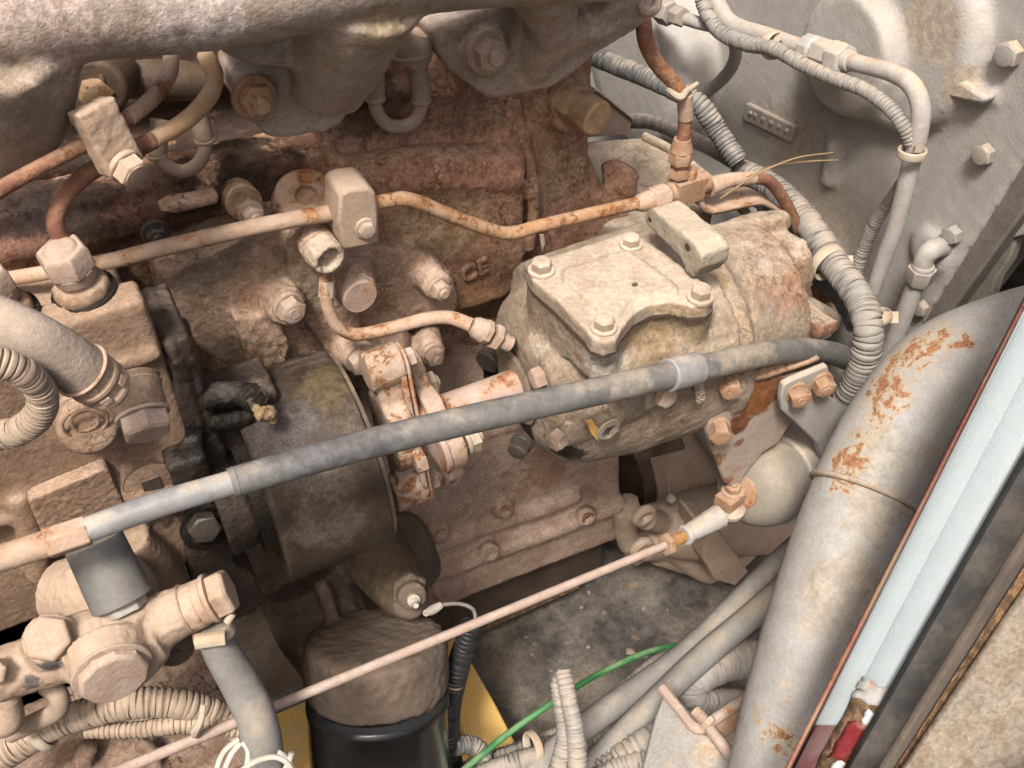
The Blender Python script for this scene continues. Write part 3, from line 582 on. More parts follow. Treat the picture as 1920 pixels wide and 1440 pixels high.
if dN @ F > 0: dN = -dN
c = PY(200, 256, -.1)
b.box(c, dC*S(66, c), dP*S(40, c), dN*S(24, c)); b.sweep([c-dC*S(40, c)+dP*S(40, c), c-dC*S(40, c)-dP*S(40, c)], S(26, c), 20); b.sweep([c+dC*S(30, c)-dP*S(30, c), c+dC*S(42, c)+dP*S(38, c)], S(22, c), 16)
b.box(c+dC*S(74, c)-dP*S(20, c)-dN*S(6, c), dC*S(26, c), dP*S(22, c), dN*S(10, c))
part('block', cast(b, 'clamp_block', .0012, 5, .0004, 300), M['transfer'], t)
bolt(t, c+dC*S(58, c)+dN*S(20, c)+dP*S(2, c), nrm(dN+dC*.6), 33, M['transfer'], h=.9, washer=1.05, twist=.5)

# ================================================================ injection pump
t = thing('injection_pump', 'mud-caked fuel injection pump body with round ports filling the left side', 'fuel pump', PY(150, 800, -.13))
yf = -.125; b = B()
zt = PY(150, 600, yf)[2]; xr = PY(316, 690, yf)[0]
ybk = PZ(285, 508, zt)[1]
zb = PY(200, 1130, yf)[2]
b.box(((xr-.62)/2, (yf+ybk)/2, (zt+zt-.10)/2), ((xr+.62)/2, 0, 0), (0, (ybk-yf)/2, 0), (0, 0, .05))
b.box(((xr-.006-.62)/2, (yf+.006+0)/2, (zt-.05+zb)/2), ((xr-.006+.62)/2, 0, 0), (0, -(yf+.006)/2, 0), (0, 0, (zt-.05-zb)/2))
b.tubeP([(-60, 1000, yf), (100, 935, yf), (330, 850, yf)], 15); b.tubeP([(-60, 880, yf+.012), (100, 842, yf+.012), (320, 765, yf+.012)], 40)
b.cyl(PY(145, 770, yf+.02), PY(168, 800, yf-.018), S(58, PY(160, 790, yf)), S(56, PY(160, 790, yf)))
b.cyl(PY(262, 880, yf+.02), PY(282, 903, yf-.006), S(64, PY(282, 903, yf)), S(58, PY(282, 903, yf)))
b.tubeP([(30, 925, yf), (62, 1010, yf), (75, 1080, yf)], 26); b.tubeP([(240, 1010, yf), (290, 1060, yf), (330, 1120, yf)], 40)
b.tubeP([(150, 700, yf), (230, 680, yf), (300, 655, yf)], 20)
part('body', cast(b, 'pump_body', .0016, 26, .0003, 260, .8), M['pump'], t)
b = B(); b.prismY([(52, 940), (190, 882), (205, 880), (232, 940), (226, 955), (92, 1003), (78, 1000)], yf-.008, .012)
part('data_plate', cast(b, 'plate', .001, 4, .0005, 420), M['pump'], t, label='rectangular plate hidden under a crust of dirt')
c = PY(160, 790, yf-.019); b = B()
b.ring(c+N*.0005, N-EZ*.1, S(40, c), S(3, c)); b.ring(c, N, S(24, c), S(3, c)); part('cap_rings', b, M['pump'], t)
c = PY(284, 905, yf-.0065); b = B(); u, v, a = frame(N)
b.lathe(c, N, [(0, S(50, c)), (.001, S(50, c)), (.0014, S(44, c))], 28); plg = part('plug', b, M['pump'], t)
b = B(); b.box(c+N*.0012, EX*S(17, c), EZ*S(17, c), N*.0009); part('square_socket', b, M['gunk'], plg, label='square socket in the round plug')
b = B(); b.ring(c, N, S(48, c), S(4, c)); part('plug_groove', b, M['gunk'], plg)
for k, (q, r) in enumerate(((158, 548), (14, 590))):            # delivery valve holders
    c = PZ(q, r, zt); g = thing('delivery_holder', ('dusty delivery valve holder and hex nut under the bent pipe, right of the pair', 'delivery valve holder cut by the left edge of the photo')[k], 'valve holder', c, group='delivery valve holders')
    ax = nrm(EZ+N*.05-EX*.10); s_ = S(1, c)
    b = B(); b.lathe(c-ax*.002, ax, [(0, 60*s_), (.003, 60*s_), (.0035, 53*s_)], 26); part('socket_ring', b, M['oily'], g)
    b = B(); b.lathe(c, ax, [(0, 52*s_), (18*s_, 52*s_), (24*s_, 46*s_), (26*s_, 38*s_)], 26); b.hex(c+ax*4*s_, ax, 53*s_, 24*s_, .3); part('base', cast(b, 'holder_base', .0011, 3, .0004, 400), M['pump'], g)
    b = B(); b.lathe(c+ax*26*s_, ax, [(0, 34*s_), (40*s_, 33*s_)], 22); b.lathe(c+ax*38*s_, ax, [(0, 38*s_), (24*s_, 42*s_), (28*s_, 38*s_)], 22); b.hex(c+ax*62*s_, ax, 47*s_, 48*s_, .2); b.lathe(c+ax*106*s_, ax, [(0, 34*s_), (8*s_, 28*s_), (12*s_, 20*s_)], 22); part('nut', b, M['boltd'], g, bevel=.0006)
# oily flange at the pump's drive end
t = thing('pump_flange', 'black oil-soaked mounting flange between the injection pump and the drum', 'flange', PY(370, 850, -.1))
b = B(); YQ, ZQ = -.11, float(PY(665, 835, -.11)[2])
b.box((xr+.007, -.098, (zt-.03+zb+.02)/2), EX*.007, EY*.024, EZ*((zt-.03-zb-.02)/2)); b.cyl((xr, YQ, ZQ), (xr+.02, YQ, ZQ), .036, .034, 40)
b.prismY([(318, 640), (345, 680), (380, 800), (404, 930), (372, 930), (330, 760)], -.125, .05)
b.box(PY(345, 850, -.12), EX*.010, EY*.02, EZ*.014); b.tubeP([(330, 600, -.07), (360, 700, -.09), (400, 850, -.1)], 22)
b.prismY([(340, 985), (350, 960), (410, 940), (430, 985), (440, 1060), (480, 1085), (496, 1125), (480, 1150), (430, 1170), (380, 1150), (355, 1080)], -.122, .03)
b.box(PY(440, 760, -.10), EX*.022, EY*.016, EZ*.016)
part('plate', cast(b, 'flange_plate', .0018, 5, .0006, 260, .7), M['flangemud'], t)
b = B(); b.tubeP([(380, 748, -.118), (430, 738, -.12), (480, 740, -.12)], [26, 24, 22]); b.tubeP([(470, 742, -.125), (478, 752, -.132)], [28, 24]); b.tubeP([(390, 790, -.118), (440, 785, -.12), (478, 772, -.12)], [22, 22, 16])
part('clamp_lug', cast(b, 'clamp_lug', .0016, 3, .0008, 300), M['oily'], t)
bolt(t, PY(478, 745, -.128), nrm(N+EX*.2+EZ*.4), 24, M['boltk'], washer=0)
b = B(); b.box(PY(438, 885, -.11), EX*.012, EY*.012, EZ*.012); b.box(PY(412, 860, -.105), EX*.008, EY*.012, EZ*.018); part('wet_block', cast(b, 'wet_block', .0015, 3, .0009, 300), M['oily'], t)
b = B(); c = PY(382, 990, -.127); b.lathe(c, N+EZ*.25, [(0, S(44, c)), (.004, S(42, c)), (.005, S(36, c))], 26); part('washer', b, M['oily'], t)
bolt(t, PY(382, 986, -.131), N+EZ*.25, 31, M['boltk'], h=.8, washer=0, twist=.2)
b = B()
for i in range(14):
    b.ball(PY(492+random.uniform(-14, 18), 776+random.uniform(-12, 12), -.137+random.uniform(-.004, .004)), random.uniform(.0014, .0034))
solo('mud_crumb', cast(b, 'mud', .0009, 2, .0008, 500), M['crumb'], 'crumb of dry tan mud stuck on the oily clamp beside the drum', 'mud')

# ================================================================ drum + coupling + shaft on the drive axis
YA, ZA = -.11, float(PY(665, 835, -.11)[2])
def AX(px):                                                # point of the drive axis that shows at pixel column px
    k_ = K*(px-960); lo, hi = -.6, .6
    for _ in range(60):
        m_ = (lo+hi)/2; P = np.array([m_, YA, ZA]); q = (P-CAM) @ RT/((P-CAM) @ F)
        if q < k_: lo = m_
        else: hi = m_
    return np.array([lo, YA, ZA])
t = thing('drive_drum', 'dark oil-stained cylindrical drum under the grey cable sheath', 'drum', AX(580))
a0, a1 = AX(478), AX(668); L = np.linalg.norm(a1-a0); rd = .0618
b = B(); b.lathe(a0, EX, [(0, rd*.55), (-.001, rd*.97), (.0006, rd), (.003, rd), (.0036, rd*.995), (L*.72, rd*.995), (L*.73, rd), (L-.002, rd*.975), (L, rd*.95), (L, rd*.5)], 96)
part('shell', b, M['drum'], t, smooth=30)
b = B(); b.lathe(a0-EX*.008, EX, [(0, rd*.3), (0, rd*.66), (.0085, rd*.68), (.009, rd*.3)], 40); part('backing_disc', b, M['oily'], t)
b = B(); b.lathe(a1-EX*.001, EX, [(0, rd*.96), (.0022, rd*.965), (.0026, rd*.3)], 64); part('end_plate', b, M['gunk'], t)
# coupling
t = thing('shaft_coupling', 'rust-blotched yoke coupling with steel strips between the drum and shaft', 'coupling', AX(770))
def yoke(name, x, ang, ln, wd, th, hub, m, lugs=.0):
    b = B(); d = np.array([0, math.sin(ang), math.cos(ang)]); e = np.array([0, math.cos(ang), -math.sin(ang)])
    c = np.array([x, YA, ZA])
    b.box(c, EX*th/2, d*ln, e*wd*.62); b.lathe(c-EX*th*.5, EX, [(0, hub), (th, hub)], 28)
    for s_ in (-1, 1):
        b.lathe(c+d*ln*s_-EX*(th*.5+lugs*.5), EX, [(0, wd), (th+lugs, wd)], 22)
    return part(name, cast(b, name, .0014, 4, .0004, 260), m, t)
xa = AX(742)[0]
ang = R(13)
yoke('yoke', xa, ang, .046, .0125, .015, .025, M['rusty'], .007)
x1 = AX(772)[0]
def strip(name, x, ang, ln, wd, th, m):
    b = B(); d = np.array([0, math.sin(ang), math.cos(ang)]); e = np.array([0, math.cos(ang), -math.sin(ang)]); c = np.array([x, YA, ZA])
    pts = [c+d*ln*sgn+d*wd*math.cos(q)*sgn+e*wd*math.sin(q)*sgn for sgn in (1, -1) for q in np.linspace(-math.pi/2, math.pi/2, 9)]
    b.prism(pts, EX*th); return part(name, b, m, t, bevel=.0008)
strip('steel_strip', x1-.004, ang, .046, .0120, .0035, M['shaft']); strip('steel_strip', x1+.0005, ang, .046, .0118, .0022, M['shaft'])
strip('steel_strip', x1+.003, ang+R(88), .036, .0125, .004, M['shaft'])
yoke('yoke', AX(795)[0]+.004, ang+R(88), .034, .0135, .011, .021, M['rusty'])
yoke('yoke', AX(800)[0]+.004, ang+R(40), .032, .0095, .010, .021, M['rusty'])
for k, sgn in enumerate((1, -1)):
    d = np.array([0, math.sin(ang), math.cos(ang)]); c = np.array([x1+.003, YA, ZA])+d*.046*sgn
    bolt(t, c, EX, 20, M['boltd'], h=.9, washer=1.1, stud=.3)
    d2 = np.array([0, math.sin(ang+R(88)), math.cos(ang+R(88))]); c = np.array([AX(815)[0]+.006, YA, ZA])+d2*.034*sgn
    bolt(t, c, EX, 25, M['boltc'], h=.9, washer=1.1, stud=.3); bolt(t, np.array([x1-.008, YA, ZA])+d2*.036*sgn, -EX, 24, M['rusty'], h=.8, washer=0)
solo('drive_shaft', B().cyl(AX(790), AX(1000), .0115, .0115, 30), M['shaft'], 'dusty round shaft with orange rust patches entering the beige gear case', 'shaft')

# ================================================================ cover with bosses (behind the drum)
t = thing('timing_cover', 'dirt-crusted cast cover with round bosses and hex bolts above the drum', 'cover', PY(680, 560, -.03))
b = B()
b.prismY([(300, 520), (470, 440), (540, 430), (640, 455), (780, 470), (845, 510), (862, 560), (850, 595), (780, 610), (700, 640), (690, 700), (640, 720), (560, 690), (470, 720), (360, 640), (310, 580)], -.038, .035)
b.prismY([(535, 440), (600, 430), (650, 440), (690, 680), (640, 700), (570, 600), (540, 500)], -.046, .03)
b.prismY([(440, 600), (520, 590), (545, 650), (530, 710), (470, 700)], -.05, .03)
for q0, q1, r0, r1 in (((575, 420, -.035), (604, 472, -.066), 40, 36), ((515, 555, -.035), (543, 577, -.058), 42, 38), ((655, 505, -.035), (670, 551, -.062), 44, 40), ((790, 500, -.03), (822, 540, -.055), 34, 28), ((650, 650, -.045), (673, 668, -.06), 36, 32), ((795, 620, -.02), (810, 662, -.05), 30, 26), ((460, 385, -.03), (470, 400, -.045), 30, 26)):
    p0, p1 = PY(*q0), PY(*q1); b.cyl(p0, p1, S(r0, p0), S(r1, p1), 24)
b.tubeP([(660, 680, -.04), (740, 640, -.03), (750, 700, -.04)], 30)
part('casting', cast(b, 'cover_casting', .0019, 6, .0008, 230, 1.6), M['cover'], t)
b = B(); p1 = PY(671, 553, -.063); b.lathe(p1-N*.004, N+EX*.1, [(0, S(37, p1)), (.006, S(36, p1)), (.0072, S(33, p1))], 30); part('round_plug', b, M['boltd'], t)
for q, r, y, s_, st in ((541, 575, -.0585, 27, .1), (822, 540, -.056, 20, .35), (674, 669, -.061, 29, .1), (810, 664, -.051, 19, .4), (470, 400, -.046, 22, .4)):
    bolt(t, PY(q, r, y), N+EX*.15, s_, M['boltd'], h=.8, washer=1.15, stud=st)
# sensor-like open tube end
t = thing('breather_stub', 'crumbly pale stub fitting with open ringed end above the small feed pipe', 'fitting', PY(604, 475, -.07))
c = PY(600, 466, -.066); ax = nrm(N+EX*.15-EZ*.05); b = B()
b.lathe(c, ax, [(0, S(36, c)), (.010, S(34, c)), (.011, S(31, c)), (.011, S(22, c)), (.006, S(20, c)), (.006, .0001)], 24); b.ring(c+ax*.0105, ax, S(27, c), S(5, c)); b.ball(c+ax*.006, S(11, c), (1, 1, .6))
part('tube_end', cast(b, 'stub', .0009, 2, .0007, 420), M['boltc'], t)

# ---------------- small feed pipe from the cover to the gear case
t = thing('feed_pipe', 'thin rusty feed pipe looping across the cover into the gear case', 'pipe', PY(700, 620, -.06))
pts = [(612, 505, -.066), (610, 545, -.07), (616, 580, -.072), (634, 612, -.074), (668, 627, -.076), (730, 616, -.08), (800, 598, -.084), (845, 596, -.09), (885, 610, -.1)]
part('tube', B().tubeP(pts, [12, 12, 12, 12, 12.5, 13, 13, 13.5, 14], n=12), M['rusty2'], t)
b = B(); b.tubeP([(613, 525, -.068), (611, 556, -.07)], 16, n=6); part('nut', b, M['boltc'], t, bevel=.0005)
c0, c1 = PY(884, 609, -.1), PY(942, 638, -.108); d = nrm(c1-c0); s_ = S(1, c0)
b = B(); b.lathe(c0, d, [(0, 14*s_), (8*s_, 20*s_), (30*s_, 24*s_), (34*s_, 20*s_)], 20); b.hex(c0+d*26*s_, d, 25*s_, 16*s_); b.hex(c0+d*48*s_, d, 27*s_, 16*s_, .3); b.lathe(c0+d*60*s_, d, [(0, 16*s_), (30*s_, 16*s_)], 18)
part('union', b, M['boltd'], t, bevel=.0004)

# ================================================================ long rusty line with block clamp and tee
t = thing('fuel_line', 'long horizontal rusty dust-flaked line crossing the engine above the pump', 'pipe', PY(500, 440, -.06))
part('tube', B().tubeP([(-40, 532, -.02), (180, 495, -.045), (300, 466, -.055), (480, 425, -.06), (640, 395, -.062)], [14, 15, 16, 16, 16], n=14), M['rusty2'], t)
part('bent_tube', B().tubeP([(700, 383, -.062), (740, 374, -.062), (775, 376, -.062), (860, 410, -.06), (930, 434, -.058), (965, 436, -.058), (1010, 424, -.058), (1120, 398, -.056), (1200, 380, -.055)], [14, 14, 14, 13.5, 13, 13, 12.5, 12.5, 12.5], n=14, k=6), M['rusttube'], t)
c0, c1 = PY(1192, 383, -.055), PY(1262, 362, -.054); d = nrm(c1-c0); s_ = S(1, c0)
b = B(); b.lathe(c0, d, [(0, 13*s_), (14*s_, 18*s_), (70*s_, 22*s_), (75*s_, 18*s_)], 18); b.hex(c0+d*34*s_, d, 24*s_, 38*s_); part('end_nut', b, M['rusty2'], t, bevel=.0005)
b = B(); b.prism([PY(1012, 440, -.062), PY(1020, 440, -.062), PY(1022, 455, -.063), PY(1017, 472, -.06), PY(1014, 456, -.063)], EY*.0006); part('paint_flake', b, M['boltc'], t)
t = thing('line_clamp', 'tall dusty block clamp with one hex bolt on the rusty line', 'clamp', PY(673, 410, -.07))
b = B(); c = PY(674, 408, -.072)
b.prismY([(637, 366), (655, 356), (692, 352), (706, 362), (710, 395), (712, 455), (690, 462), (645, 470), (640, 440), (634, 420)], -.078, .024)
part('block', b, M['transfer'], t, bevel=.0018)
bolt(t, PY(686, 428, -.079), N, 17, M['boltc'], h=.7, washer=1.25)
t = thing('tee_fitting', 'rusty brown tee fitting on a folded strip bracket at the line end', 'fitting', PY(1285, 352, -.05))
c = PY(1286, 352, -.05); d = nrm(PY(1330, 340, -.05)-PY(1240, 368, -.053)); b = B(); s_ = S(1, c); up = nrm(EZ-d*(d @ EZ)); w_ = np.cross(d, up)
b.box(c, d*34*s_, up*24*s_, w_*20*s_); b.cyl(c+up*20*s_, c+up*40*s_, 16*s_, 15*s_, 18); b.cyl(c+d*30*s_, c+d*52*s_, 22*s_, 20*s_, 18); b.cyl(c-d*30*s_, c-d*42*s_, 20*s_, 18*s_, 18)
part('body', b, M['boltr'], t, bevel=.0012)
b = B()
pts = [(1296, 345), (1306, 352), (1318, 385), (1328, 396), (1345, 398), (1420, 383), (1445, 388), (1480, 410)]
P = [PY(q, r, -.055) for q, r in pts]; Q = spline(P, 4); V = []; Fc = []
for i, p in enumerate(Q): V += [p, p+EY*.022]
b.add(V, [[2*i, 2*i+2, 2*i+3, 2*i+1] for i in range(len(Q)-1)])
o = part('strip_bracket', b, M['rusty2'], t); md = o.modifiers.new('s', 'SOLIDIFY'); md.thickness = .0035; md.offset = 0
t = thing('vertical_line', 'brown vertical pipe dropping from under the manifold to the tee', 'pipe', PY(1270, 200, -.05))
part('tube', B().tubeP([(1205, 25, -.03), (1212, 80, -.035), (1236, 125, -.04), (1268, 160, -.045), (1282, 190, -.048), (1284, 240, -.05), (1280, 262, -.05)], [15, 16, 15, 14, 13, 13, 13], n=14), M['rustpipe'], t)
c0 = PY(1273, 330, -.05); s_ = S(1, c0); ax = nrm(PY(1280, 255, -.05)-c0); b = B()
b.hex(c0, ax, 20*s_, 20*s_, .4); b.lathe(c0+ax*20*s_, ax, [(0, 15*s_), (6*s_, 16*s_), (8*s_, 13*s_), (12*s_, 16*s_)], 18); b.hex(c0+ax*32*s_, ax, 24*s_, 26*s_, .1); b.lathe(c0+ax*56*s_, ax, [(0, 22*s_), (26*s_, 15*s_)], 18)
part('union_nut', b, M['boltr'], t, bevel=.0005)
part('flaking_sleeve', B().tubeP([(1284, 178, -.049), (1286, 222, -.05)], [15.5, 14.5], n=14), M['boltd'], t)
solo('cable_tie', B().tubeP([(1252, 168, -.045), (1275, 182, -.055), (1288, 170, -.052), (1308, 156, -.05)], [5, 7, 6, 4], n=8), M['tie'], 'pale cable tie end sticking out where the brown pipe meets the conduit', 'cable tie')
t = thing('drain_line', 'rust-red pipe curving from the tee down the right side of the gear case', 'pipe', PY(1450, 380, -.05))
pts = [(1320, 352, -.05), (1370, 338, -.05), (1420, 334, -.05), (1448, 345, -.05), (1475, 385, -.052), (1500, 440, -.055), (1525, 500, -.06), (1545, 530, -.065)]
part('tube', B().tubeP(pts, [13, 13, 12, 12, 12, 12, 12, 12], n=12), M['rustpipe'], t)
part('pale_length', B().tubeP([(1330, 350, -.0503), (1370, 337.5, -.0503), (1412, 334, -.0503)], [19, 14, 13], n=12), M['rusty2'], t)
b = B(); c = PY(1535, 548, -.075); b.hex(c, nrm(EX-N*.2), S(21, c), S(34, c)); b.lathe(c+EX*S(10, c), EX, [(0, S(24, c)), (S(8, c), S(24, c))], 18); part('brass_nut', b, M['brass'], t, bevel=.0006)
b = B(); c = PY(1566, 556, -.066); b.box(c, EX*S(17, c), EY*S(16, c), EZ*S(24, c)); part('banjo_block', b, M['rusty2'], t, bevel=.0008)
for k, (pts, lab) in enumerate((([(1350, 372, -.07), (1420, 327, -.075), (1490, 297, -.08), (1562, 286, -.085)], 'upper dry straw stalk stuck across the grey conduit'), ([(1400, 332, -.07), (1450, 312, -.075), (1510, 303, -.08), (1572, 300, -.085)], 'lower flatter dry straw stalk beside the grey conduit'))):
    solo('straw', B().tubeP(pts, [1.6, 1.9, 1.7, 1.1], n=6), M['straw'], lab, 'straw')
# ================================================================ gear case
t = thing('gear_case', 'beige dusty gear case with bolted cover plate in the middle of the photo', 'gear case', AX(1250))
b = B(); X0 = AX(985)[0]-.004
def ax_(x, dy=0, dz=0): return np.array([x, YA+dy, ZA+dz])
prof = [(0, .030), (.0, .036), (.004, .046), (.012, .056), (.025, .062), (.06, .068), (.10, .070), (.118, .070), (.121, .0725), (.130, .0725), (.134, .067), (.16, .060), (.18, .056), (.19, .054), (.191, .02)]
b.lathe(ax_(X0), EX, prof, 56)
zc = ZA+.078
# square shoulder that carries the cover plate
cov = [(988, 512), (1012, 486), (1050, 474), (1165, 437), (1198, 444), (1260, 490), (1338, 548), (1335, 580), (1318, 588), (1270, 582), (1215, 590), (1180, 612), (1158, 645), (1122, 648), (1100, 636), (1040, 580), (996, 542)]
b.prism([PZ(q, r, zc) for q, r in cov], (0, 0, -.03))
b.sweep([ax_(X0+.030, -.030, .030), ax_(X0+.115, -.030, .030)], .042, 32); b.sweep([ax_(X0+.022, .01, .026), ax_(X0+.12, .01, .028)], .048, 32)
# end bell with ears
for q, r, y, rr in ((1478, 412, -.075, 20), (1548, 602, -.12, 32)):
    p = PY(q, r, y); b.sweep([p-EX*.05, p-EX*.004], S(rr, p), 18)
b.prismX([(1345, 440), (1462, 396), (1478, 404), (1478, 432), (1512, 448), (1528, 478), (1528, 525), (1516, 556), (1540, 580), (1574, 600), (1568, 622), (1490, 640), (1400, 660), (1340, 600)], AX(1500)[0]-.012, -.016)
b.tubeP([(1360, 450, -.09), (1420, 425, -.08), (1470, 414, -.075)], [34, 28, 20]); b.tubeP([(1460, 585, -.135), (1510, 592, -.13), (1555, 604, -.12)], [40, 36, 24])
# bosses: drilled lug, small bolts
p0, p1 = PY(1108, 770, -.155), PY(1140, 803, -.182); b.cyl(p0, p1, S(34, p0), S(27, p1), 24)
p0 = ax_(X0+.012, -.028, .032); b.cyl(p0-EX*.012, p0+EX*.02, .013, .013)
b.sweep([PY(1090, 812, -.165)+EX*.01, PY(1052, 820, -.165)], S(20, PY(1052, 820, -.165)), 16)
b.tubeP([(1235, 760, -.175), (1240, 735, -.17), (1220, 700, -.17)], [26, 30, 24])
part('body', cast(b, 'case_body', .002, 5, .0006, 200, 1.0), M['case'], t)
b = B(); c = ax_(X0-.001); b.lathe(c, EX, [(-.002, .026), (-.003, .022), (-.001, .0185), (.004, .0175), (.004, .012)], 40); part('seal_ring', b, M['case'], t)
b = B(); b.lathe(c+EX*.0025, EX, [(0, .0185), (.001, .0185), (.0012, .001)], 30); part('seal_gap', b, M['darkcast'], t)
# cover plate
b = B(); cp = [(990, 506), (994, 492), (1014, 482), (1034, 480), (1165, 437), (1184, 433), (1202, 442), (1290, 505), (1335, 540), (1338, 560), (1326, 572), (1296, 574), (1262, 566), (1222, 570), (1188, 588), (1166, 615), (1156, 636), (1134, 644), (1110, 636), (1098, 618), (1040, 560), (998, 524)]
P = [PZ(q, r, zc+.010) for q, r in cp]; b.prism(P, (0, 0, -.011))
cen = sum(P)/len(P); Pin = [cen+(p-cen)*.62 for p in P]; b.prism([p+np.array([0, 0, .0025]) for p in Pin], (0, 0, -.008))
cpl = part('cover_plate', cast(b, 'cover_plate', .0012, 4, .0003, 260), M['caseplate'], t)
b = B(); b.prism([cen+(p-cen)*1.012-np.array([0, 0, .0085]) for p in P], (0, 0, -.0022)); part('gasket', b, M['gunk'], t)
for q, r in ((1015, 500), (1183, 452), (1313, 550), (1132, 607)):
    p = PZ(q, r+6, zc+.0108); bolt(cpl, p, nrm(EZ), 20 if q != 1183 else 17, M['boltc'], h=.95, washer=1.3, twist=.4)
b = B(); b.ball(PZ(1190, 533, zc+.0135), .0014, (1.3, 1, .7)); part('pebble', b, M['gunk'], cpl)
# lifting lug
b = B(); xl = AX(1240)[0]
pl = [(1206, 408), (1210, 396), (1222, 390), (1300, 456), (1316, 480), (1312, 505), (1296, 522), (1284, 512), (1276, 486), (1212, 424)]
xl = PZ(1215, 400, ZA+.105)[0]
b.prismX(pl, xl, .020)
lg = part('lifting_lug', cast(b, 'lug', .0014, 5, .0005, 420), M['lug'], t)
for q, r, s_ in ((1219, 411, 5.5), (1290, 463, 8)):
    b = B(); c = PX(q, r, xl); b.lathe(c-EX*.0004, EX, [(0, S(s_, c)), (.0008, S(s_, c)), (.001, .0001)], 14); part('lug_hole', b, M['gunk'], lg)
# bolts around the case
bolt(t, ax_(X0-.001, -.028, .032), -EX, 22, M['boltd'], h=1.0, washer=0); bolt(t, PY(1048, 821, -.165), -EX+N*.4, 21, M['boltd'], h=1.1, washer=0, stud=.2)
bolt(t, PY(1246, 742, -.187), N+EZ*.1+EX*.1, 23, M['boltd'], h=.8, washer=0)
b = B(); c = PY(1141, 805, -.1835); b.lathe(c, nrm(N+EX*.05-EZ*.05), [(0, S(26, c)), (.0005, S(25, c)), (.0008, S(9, c)), (-.003, S(8, c)), (-.003, .0001)], 22); bf = part('drilled_boss_face', b, M['lug'], t)
b = B(); c = PY(1140, 806, -.1848); b.box(c, EX*S(7, c), N*.0004, nrm(EX*.6+EZ)*S(10, c)); part('boss_slot', b, M['gunk'], bf)
b = B(); b.prismY([(1101, 792), (1113, 790), (1122, 806), (1122, 828), (1108, 812)], -.181, .002); part('yellow_chip', b, M['yellow'], t, label='chip of pale yellow paint')
bolt(t, PY(978, 832, -.125), nrm(-EX+N*.8), 20, M['boltk'], h=1.1, washer=1.1); bolt(t, PY(925, 665, -.07), nrm(-EX+N*.6), 26, M['boltk'], h=1.2, washer=0)
b = B(); b.box(PY(938, 690, -.065), EX*.008, EY*.012, EZ*.03); part('oily_stub', cast(b, 'oily_stub', .0018, 3, .001, 300), M['oily'], t)
text('8253', PY(1311, 738, -.187), -EZ+EX*.25, EX, .0085, .0008, M['caseplate'], t, name='cast_number', label='small raised cast numbers reading downwards')
solo('vent_cap', B().tubeP([(1560, 640, -.08), (1578, 618, -.085), (1590, 585, -.09)], [34, 32, 22], n=20), M['hose'], 'small grey tapered cap between the gear case ear and big conduit', 'cap')

# ================================================================ rusty bracket, actuator, second bracket
yb = -.178
t = thing('mount_bracket', 'peeling grey bracket with brown rust patches below the gear case', 'bracket', PY(1410, 780, yb))
b = B(); b.prismY([(1352, 712), (1368, 700), (1385, 700), (1412, 712), (1430, 712), (1530, 690), (1548, 700), (1540, 740), (1480, 800), (1460, 830), (1430, 850), (1405, 880), (1380, 920), (1358, 905), (1338, 850), (1326, 810), (1335, 770)], yb, .006)
part('plate', b, M['bracket'], t, bevel=.0016)
b = B(); P = [PY(q, r, yb-.002) for q, r in ((1372, 690), (1398, 700), (1420, 709), (1450, 703), (1535, 676))]; Q = spline(P, 5); V = []
for p in Q: V += [p, p+EY*.04]
b.add(V, [[2*i, 2*i+2, 2*i+3, 2*i+1] for i in range(len(Q)-1)]); o = part('top_flange', b, M['rusty2'], t); md = o.modifiers.new('s', 'SOLIDIFY'); md.thickness = .005; md.offset = 0
for q, r in ((1366, 716), (1347, 800)):
    bolt(t, PY(q, r, yb-.001), nrm(N-EX*.45), 22, M['boltr'], h=1.25, washer=1.05)
t = thing('actuator', 'grey rubber-booted actuator with rusty rod end, right of centre', 'actuator', PY(1450, 880, -.18))
tA = .735; pA, pB = D(1392, 922, tA-.02), D(1545, 850, tA+.055); d = nrm(pB-pA); L = np.linalg.norm(pB-pA); s_ = S(1, pA)
b = B(); b.lathe(pA, d, [(0, 26*s_), (2*s_, 50*s_), (10*s_, 64*s_), (26*s_, 76*s_), (46*s_, 83*s_), (66*s_, 86*s_), (120*s_, 89*s_), (200*s_, 90*s_), (204*s_, 60*s_)], 48)
bt = part('boot', b, M['boot'], t)
b = B(); b.lathe(pA+d*96*s_, d, [(0, 90*s_), (3*s_, 94*s_), (100*s_, 98*s_), (106*s_, 80*s_)], 48); part('clamp_band', b, M['greytube'], bt, bevel=.001)
b = B(); b.lathe(pA-d*6*s_, d, [(0, 22*s_), (3*s_, 32*s_), (8*s_, 33*s_), (12*s_, 28*s_)], 30); part('rust_washer', b, M['boltr'], bt)
tR = tA-.025; aU = nrm(UP*.8-F*.6); sR = S(1, D(1370, 935, tR)); up2 = aU
b = B(); b.cyl(pA+d*4*s_, D(1384, 928, tR), 13*s_, 13*s_, 16); pC = D(1368, 936, tR)
w_ = nrm(np.cross(aU, d)); b.box(pC, nrm(np.cross(w_, aU))*22*sR, w_*19*sR, aU*11*sR); part('rod_eye', b, M['boltr'], t, bevel=.0015)
bolt(t, D(1374, 921, tR), aU, 15, M['boltr'], h=.85, washer=1.45, stud=.35)
t = thing('actuator_bracket', 'dusty grey bracket plate with two rusty bolts over the actuator', 'bracket', PY(1520, 770, -.15))
b = B(); b.prismY([(1464, 745), (1470, 722), (1484, 714), (1553, 686), (1556, 700), (1545, 728), (1556, 744), (1620, 790), (1600, 880), (1540, 862), (1530, 830), (1484, 786), (1466, 770)], -.19, .005)
part('plate', b, M['greytube'], t, bevel=.0014)
for q, r in ((1494, 736), (1540, 717)): bolt(t, PY(q, r, -.191), nrm(N-EX*.25), 21, M['boltr'], h=1.0, washer=1.15, stud=.15)
